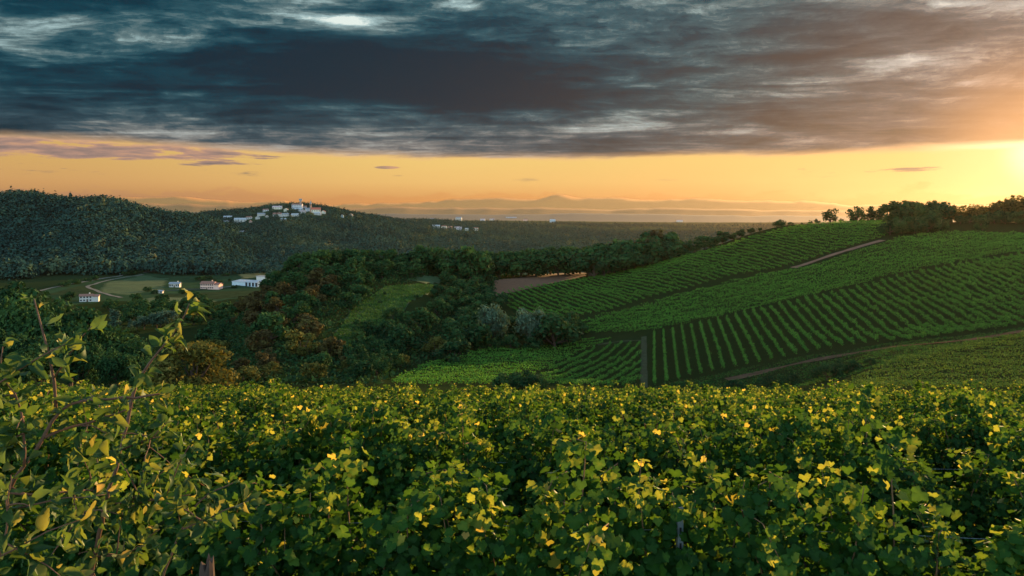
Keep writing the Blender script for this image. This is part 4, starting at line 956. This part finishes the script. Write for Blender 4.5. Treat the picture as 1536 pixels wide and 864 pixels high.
# ------------------------------------------------------------------ near grapevines
def grape_leaf():
    """five-lobed blade with a notch at the stalk, folded along the midrib; unit width about 1, tip at +Y"""
    o = [(0.0, -.02), (.15, -.22), (.36, -.20), (.43, -.02), (.55, .20), (.46, .36), (.34, .40), (.28, .58), (0, .80), (-.28, .58), (-.34, .40), (-.46, .36), (-.55, .20), (-.43, -.02), (-.36, -.20), (-.15, -.22)]
    c = (0.0, .20)
    v = [(x, y, .18 * abs(x) - .22 * (y - .2) ** 2 + .05 * math.sin(9 * x + 5 * y)) for x, y in [c] + o]
    n = len(o); f = [(0, i, i % n + 1) for i in range(1, n + 1)]
    return np.array(v), np.array(f)
GLV, GLF = grape_leaf()
def leaves_np(cen, size, rot, V0, F0, rng, curl=.5):
    n = len(cen); q = np.repeat(V0[None], n, 0)
    q = q * np.asarray(size)[:, None, None]; q[:, :, 2] *= rng.uniform(-.6, 2.2, (n, 1)) * curl / .5
    q[:, :, 2] += rng.normal(0, .035, q.shape[:2]) * np.asarray(size)[:, None]
    q[:, :, 0] *= rng.uniform(.75, 1.12, (n, 1))
    v = np.einsum('nij,nkj->nki', rot, q) + cen[:, None, :]
    k = len(V0); f = (F0[None] + (np.arange(n) * k)[:, None, None]).reshape(-1, F0.shape[1])
    return v.reshape(-1, 3), f

def vine_proto(seed, nleaf=620, length=1.25):
    rg = np.random.default_rng(seed); H0 = 1.9
    w = MB()
    w.tube([(0, 0, -.1), (.03, .01, .2), (-.02, .03, .45), (.03, 0, .72), (.0, 0, .86)], [.045, .036, .032, .03, .026], 7)
    w.tube([(0, 0, .84), (.15, .01, .9), (.35, -.01, .88), (.62, .01, .9)], [.024, .021, .018, .012], 6)
    w.tube([(0, 0, .84), (-.15, .01, .9), (-.35, -.01, .88), (-.62, .01, .9)], [.024, .021, .018, .012], 6)
    c = MB(); C = []; N_ = []; S = []; T = []
    ncane = 11
    for i in range(ncane):
        x0 = -.6 + 1.2 * (i + rg.uniform(.1, .9)) / ncane; hh = H0 * rg.uniform(.90, 1.02) + (rg.uniform(.06, .32) if rg.random() < .16 else 0)
        pts = [(x0, rg.normal(0, .02), .9)]; lean = rg.normal(0, .16); ly = rg.normal(0, .10)
        for t in (.3, .6, .85, 1.0): pts.append((x0 + lean * t, ly * t * 1.4 + rg.normal(0, .03), .9 + (hh - .9) * t))
        if rg.random() < .5:   # arching tip
            sgn = rg.choice([-1, 1]); e = pts[-1]; pts += [(e[0] + .08, e[1] + sgn * .12, e[2] - .02), (e[0] + .14, e[1] + sgn * .25, e[2] - .18)]
        c.tube(pts, np.linspace(.0065, .0022, len(pts)), 5)
        p = np.array(pts); d = np.concatenate([[0], np.cumsum(np.linalg.norm(np.diff(p, axis=0), axis=1))])
        nl = int(nleaf / ncane * .66); ss = np.sort(rg.uniform(0, 1, nl)) * d[-1]
        q = np.stack([np.interp(ss, d, p[:, k]) for k in range(3)], 1)
        side = rg.choice([-1, 1], nl)
        off = np.stack([rg.normal(0, .07, nl), side * np.abs(rg.normal(.10, .07, nl)), rg.normal(0, .04, nl)], 1)
        fr = ss / d[-1]; off *= (1.15 - .55 * fr)[:, None]
        C.append(q + off); S.append((.033 + .058 * rg.beta(1.6, 1.8, nl)) * (1.1 - .22 * fr ** 2)); T.append(fr)
        nn = np.stack([rg.normal(0, .45, nl), side * rg.uniform(.25, 1.1, nl), rg.uniform(.1, 1.0, nl)], 1); N_.append(nn)
    m = int(nleaf * .52)     # low and inner foliage
    x = rg.uniform(-length / 2, length / 2, m); s = rg.choice([-1, 1], m)
    C.append(np.stack([x, s * np.abs(rg.normal(.15, .10, m)), rg.uniform(.30, 1.62, m)], 1)); S.append(.036 + .064 * rg.beta(1.6, 1.8, m)); T.append(rg.uniform(0, .6, m))
    N_.append(np.stack([rg.normal(0, .5, m), s * rg.uniform(.3, 1.1, m), rg.uniform(0, .8, m)], 1))
    C = np.concatenate(C); S = np.concatenate(S); T = np.concatenate(T); NN = np.concatenate(N_); NN /= np.linalg.norm(NN, axis=1)[:, None]
    n = len(C); tip = np.stack([rg.normal(0, .5, n), rg.normal(0, .4, n), np.full(n, -1.0) + rg.normal(0, .35, n)], 1)
    v, f = leaves_np(C, S * 1.05, frames(NN, rg, tip), GLV, GLF, rg)
    tint = np.clip(rg.beta(2.0, 3.4, n) * .42 + .45 * 1.12 * np.clip((T - .74) / .18, 0, 1) * rg.beta(1.3, 1.25, n) + (rg.random(n) < .025) * .5, 0, 1)  # young tips are yellower; the sunlit look of row tops is tinted in too
    vein = np.array([.07] + [(.0, -.05)[i % 2] for i in range(len(GLV) - 1)]); tv = np.clip(tint[:, None] + vein[None] + rg.normal(0, .025, (n, len(GLV))), 0, 1)
    fo = mesh_np('foliage', v, f, [M['vine_leaf']], {'tint': tv.ravel()}, smooth=True)
    return fo, w.mesh('trunk', M['bark'], True), c.mesh('canes', M['cane'], True)
PROTO = [vine_proto(500 + i, 2100) for i in range(8)]
ROW_ANG = -0.115
nv = 0
ROWS = [4.8] + [8.3 + 2.9 * i for i in range(10)]
ROWNAME = ['nearest', 'second', 'third', 'fourth', 'fifth', 'sixth', 'seventh', 'eighth', 'ninth', 'tenth', 'farthest']
FRONT = {}
def row_y(k, x): return ROWS[k] + ROW_ANG * x
for k, y0 in enumerate(ROWS):
    half = .645 * y0 + 2.6; sp = 1.18; cnt = int(2 * half / sp) + 1; st = -half + random.uniform(0, .3)
    for i in range(cnt):
        x = st + sp * i; y = row_y(k, x)
        if abs(x) > .655 * y + 1.9: continue
        fo, tr, ca = random.choice(PROTO)
        sc = (random.uniform(.85, .91) if k == 0 else random.uniform(.87, 1.02) if k < 6 else random.uniform(.82, .95)) * (.86 if random.random() < .14 else 1)
        flip = math.atan(ROW_ANG) + (math.pi if random.random() < .5 else 0)
        z = near_z(y) - .02
        o = thing('grapevine', None, 'grapevine', (x, y, z), flip, 'grapevines of the near vineyard', (1.06, 1.2, sc))
        if k == 0: FRONT[i] = (o, x)
        o['label'] = 'leafy yellow-green grapevine in the %s row of the near vineyard' % ROWNAME[k]
        link('trunk', tr, o); link('canes', ca, o); link('foliage', fo, o); nv += 1
fr = sorted(FRONT.values(), key=lambda q: q[1])
for i, (o, x) in enumerate(fr):
    o['label'] = '%s grapevine from the left in the nearest vine row' % ordinal(i + 1)
print('grapevines', nv)

# trellis: metal post with punched holes, wires along the first rows
def trellis_post(x, k, label, hgt=1.5):
    y = row_y(k, x) - .09 if k == 0 else row_y(k, x)
    o = thing('trellis_post', label, 'post', (x, y, near_z(y)), R(4), 'metal trellis posts')
    b = MB(); t = .004; w = .017
    b.box(-w, w, -t, t, -.3, hgt); b.box(-w, -w + .005, t, .035, -.3, hgt); b.box(w - .006, w, t, .035, -.3, hgt)
    p = b.build('profile', M['steel'], o)
    n = int(hgt / .09)
    h = MB()
    for i in range(3, n): h.box(-.006, .006, -t - .0015, -t + .001, i * .09, i * .09 + .035)
    h.build('slots', M['hole'], p)
trellis_post((1026 - CX) / F * 4.5, 0, 'slotted grey metal trellis post in the nearest vine row')
for k in range(2):
    for hgt, nm in ((1.35, 'upper'), (.95, 'lower')):
        xs = np.linspace(-.7 * ROWS[k] - 1, .7 * ROWS[k] + 1, 12); ys = row_y(k, xs) + .02
        b = MB(); b.tube(np.stack([xs, ys, near_z(ys) + hgt - .02 * np.sin(xs * 3)], 1), .0012, 5)
        tag(b.build('trellis_wire', M['steel']), '%s trellis wire strung through the %s vine row' % (nm, ROWNAME[k]), 'wire')

# broken wooden stake at the bottom edge
def stake():
    p = (np.array([(310 - CX) / F, 1, -(830 - HY) / F])) * 3.0
    zg = near_z(p[1]); o = thing('wooden_stake', 'weathered broken wooden stake at the bottom beside the young apple shoots', 'stake', (p[0], p[1], zg), .4)
    b = MB(); ht = -(815 - HY) / F * 3.0 - zg
    k = 10; prof = [(.034, -.2), (.033, ht * .5), (.031, ht * .9)]
    b.lathe(prof, k); rng = np.random.default_rng(4)
    base = [(.031 * math.cos(2*math.pi*j/k), .031 * math.sin(2*math.pi*j/k), ht * .9) for j in range(k)]
    topv = [(q[0] * .8, q[1] * .8, ht * .93 + rng.uniform(0, .07)) for q in base] + [(0, 0, ht * .95)]
    b.add(base + topv, [(j, (j + 1) % k, k + (j + 1) % k, k + j) for j in range(k)] + [(k + j, k + (j + 1) % k, 2 * k) for j in range(k)])
    b.build('shaft', M['oldwood'], o)
stake()

# ------------------------------------------------------------------ young apple tree at the left edge
def apple_leaf():
    n = 6; v = []; f = []
    for i in range(n + 1):
        t = i / n; w = .30 * math.sin(math.pi * min(1, t * .97 + .015)) ** .75 * (1.05 - .35 * t)
        zz = -.30 * (t - .25) ** 2
        for s in (-1, 0, 1): v.append((s * w, t, zz + (abs(s) * w * .35)))
    for i in range(n):
        for s in (0, 1): f.append((i*3 + s, i*3 + s + 1, i*3 + s + 4, i*3 + s + 3))
    return np.array(v), np.array(f)
ALV, ALF = apple_leaf()
def apple():
    rg = np.random.default_rng(99)
    def W(px, py, y): return np.array([(px - CX) / F * y, y, -(py - HY) / F * y])
    yb = 1.9; root = W(150, 1400, yb); zg = near_z(yb)
    o = thing('apple_tree', 'young apple tree with reddish shoots and curled leaves at the left edge', 'tree', (root[0], root[1], zg))
    org = np.array([root[0], root[1], zg])
    br = [  # pixel polylines with depth, start radius, end radius (m), leaves per metre
     ([(150, 1400, 1.9), (140, 1000, 1.9), (136, 864, 1.9), (149, 800, 1.9), (157, 757, 1.9), (170, 713, 1.92), (181, 675, 1.95), (190, 640, 1.98), (197, 610, 2.0), (205, 575, 2.0)], .011, .005, 42),
     ([(205, 575, 2.0), (222, 545, 2.0), (240, 522, 2.0), (258, 505, 2.0), (270, 486, 2.0), (278, 470, 2.0), (284, 455, 2.0)], .005, .0018, 100),
     ([(150, 1400, 1.9), (60, 1150, 1.7), (-60, 860, 1.65), (0, 749, 1.65), (31, 708, 1.66), (67, 656, 1.68), (84, 615, 1.7), (110, 600, 1.72), (150, 601, 1.75), (200, 597, 1.78), (240, 591, 1.8)], .016, .003, 60),
     ([(84, 615, 1.7), (83, 585, 1.7), (77, 548, 1.7), (67, 507, 1.7), (59, 476, 1.7), (51, 448, 1.7)], .0055, .0018, 34),
     ([(67, 656, 1.68), (100, 640, 1.72), (130, 636, 1.76), (168, 625, 1.8), (200, 610, 1.82)], .005, .002, 50),
     ([(150, 1400, 1.9), (205, 1000, 1.85), (244, 864, 1.85), (257, 831, 1.85), (272, 795, 1.85), (290, 757, 1.86), (303, 744, 1.87), (334, 733, 1.88), (358, 719, 1.88)], .008, .002, 62),
     ([(272, 795, 1.85), (300, 783, 1.84), (318, 780, 1.84)], .0028, .0014, 40),
     ([(159, 757, 1.9), (200, 753, 1.9), (247, 747, 1.9), (285, 742, 1.9)], .003, .0015, 38),
     ([(-20, 735, 1.6), (10, 741, 1.62), (45, 742, 1.64), (87, 739, 1.68), (130, 735, 1.75), (149, 734, 1.8)], .004, .002, 48),
     ([(146, 834, 1.9), (175, 832, 1.9), (206, 829, 1.9)], .0025, .0013, 55),
     ([(36, 700, 1.6), (36, 667, 1.6), (40, 640, 1.6), (31, 610, 1.6), (18, 578, 1.6), (-5, 556, 1.6)], .0045, .0018, 75),
     ([(-30, 900, 1.5), (-10, 850, 1.5), (8, 820, 1.5), (14, 780, 1.5), (8, 745, 1.5)], .004, .0016, 40),
     ([(-40, 640, 1.55), (-15, 600, 1.55), (0, 560, 1.55), (4, 520, 1.55)], .004, .0015, 60),
     ([(181, 675, 1.95), (215, 660, 1.95), (240, 655, 1.95)], .003, .0015, 45),
     ([(157, 757, 1.9), (130, 765, 1.88), (110, 775, 1.86)], .003, .0015, 30),
    ]
    C = []; TIP = []; NN = []; S = []; T = []
    br = [(np.array([W(*q) for q in pp]) - org, r0 * .72, r1 * .8, dn) for pp, r0, r1, dn in br]
    for p, r0, r1, dn in list(br):                         # fine side twigs
        d = np.concatenate([[0], np.cumsum(np.linalg.norm(np.diff(p, axis=0), axis=1))])
        for _ in range(int(rg.integers(2, 5)) + (2 if p[-1][0] + org[0] < -.95 else 0)):
            t = rg.uniform(.25, .97) * d[-1]; c = np.array([np.interp(t, d, p[:, k]) for k in range(3)])
            py = HY - F * (c + org)[2] / (c + org)[1]
            if py > 860 or py < 555: continue
            g = rg.normal(size=3) * np.array([1, .6, .8]); g[2] += .35; g /= np.linalg.norm(g); L = rg.uniform(.05, .17)
            br.append((np.array([c, c + g * L * .5 + np.array([0, 0, .006]), c + g * L + np.array([0, 0, -.004])]), .0019, .0009, 75))
    for i, (p, r0, r1, dens) in enumerate(br):
        d = np.concatenate([[0], np.cumsum(np.linalg.norm(np.diff(p, axis=0), axis=1))])
        s = np.linspace(0, d[-1], max(6, int(d[-1] / .025))); q = np.stack([np.interp(s, d, p[:, k]) for k in range(3)], 1)
        for _ in range(2): q[1:-1] = (q[:-2] + 2 * q[1:-1] + q[2:]) / 4
        q[1:-1] += rg.normal(0, .0012, (len(q) - 2, 3))
        b = MB(); rad = r0 + (r1 - r0) * s / d[-1]; rad = rad * (1 + .10 * rg.normal(size=len(rad)).clip(-1.5, 1.5)); b.tube(q, rad, 8)
        b.build('stem' if r0 > .007 else 'twig', M['twig'], o, True)
        vis = [k for k in range(len(q)) if HY - F * (q[k] + org)[2] / (q[k] + org)[1] < 900]
        if not vis: continue
        a = s[vis[0]]; n = int((d[-1] - a) * dens * 1.9)
        t = rg.uniform(a, d[-1], n)
        if n > 6: t[:3] = d[-1] - np.array([.002, .008, .018])
        spur = np.round(t / .035) * .035 * .6 + t * .4        # leaves sit in small spurs
        c = np.stack([np.interp(spur, s, q[:, k]) for k in range(3)], 1)
        ax = np.stack([np.interp(np.minimum(spur + .01, d[-1]), s, q[:, k]) - np.interp(np.maximum(spur - .01, 0), s, q[:, k]) for k in range(3)], 1); ax /= np.linalg.norm(ax, axis=1)[:, None] + 1e-9
        tip = rg.normal(size=(n, 3)); tip -= (tip * ax).sum(1)[:, None] * ax * .8; tip /= np.linalg.norm(tip, axis=1)[:, None]
        tip = tip + ax * .55 + np.array([.0, -.1, -.18])
        C.append(c + tip * .010); TIP.append(tip)
        nn = rg.normal(0, .7, (n, 3)) + np.array([0, -.35, .7]); nn /= np.linalg.norm(nn, axis=1)[:, None]; NN.append(nn)
        S.append(.015 + .034 * rg.beta(1.5, 1.7, n)); T.append(np.clip(rg.beta(2, 4.0, n) * .88 + .3 * (t > d[-1] - .05) * rg.random(n), 0, 1))
    C = np.concatenate(C); TIP = np.concatenate(TIP); NN = np.concatenate(NN); S = np.concatenate(S); T = np.concatenate(T)
    TIP /= np.linalg.norm(TIP, axis=1)[:, None]
    v, f = leaves_np(C, S, frames(NN, rg, TIP), ALV, ALF, rg, .9)
    link('foliage', mesh_np('foliage', v, f, [M['apple_leaf']], {'tint': np.repeat(T, len(ALV))}, smooth=True), o)
apple()

# ------------------------------------------------------------------ haze
HAZE = True
if HAZE:
    b = MB(); b.box(-17200, 17200, -10, 15900, -140, 425)
    m = bpy.data.materials.new('haze'); m.use_nodes = True; N = NT(m.node_tree); N.n.clear()
    out = N.new('ShaderNodeOutputMaterial'); pv = N.new('ShaderNodeVolumePrincipled')
    pv.inputs['Color'].default_value = (0.205, 0.168, 0.132, 1); pv.inputs['Density'].default_value = 2.6e-5; pv.inputs['Anisotropy'].default_value = 0.7
    N.l.new(pv.outputs[0], out.inputs['Volume'])
    o = b.build('haze', m); o['kind'] = 'stuff'; o['label'] = 'thin warm evening haze over the valley and plain'; o['category'] = 'haze'
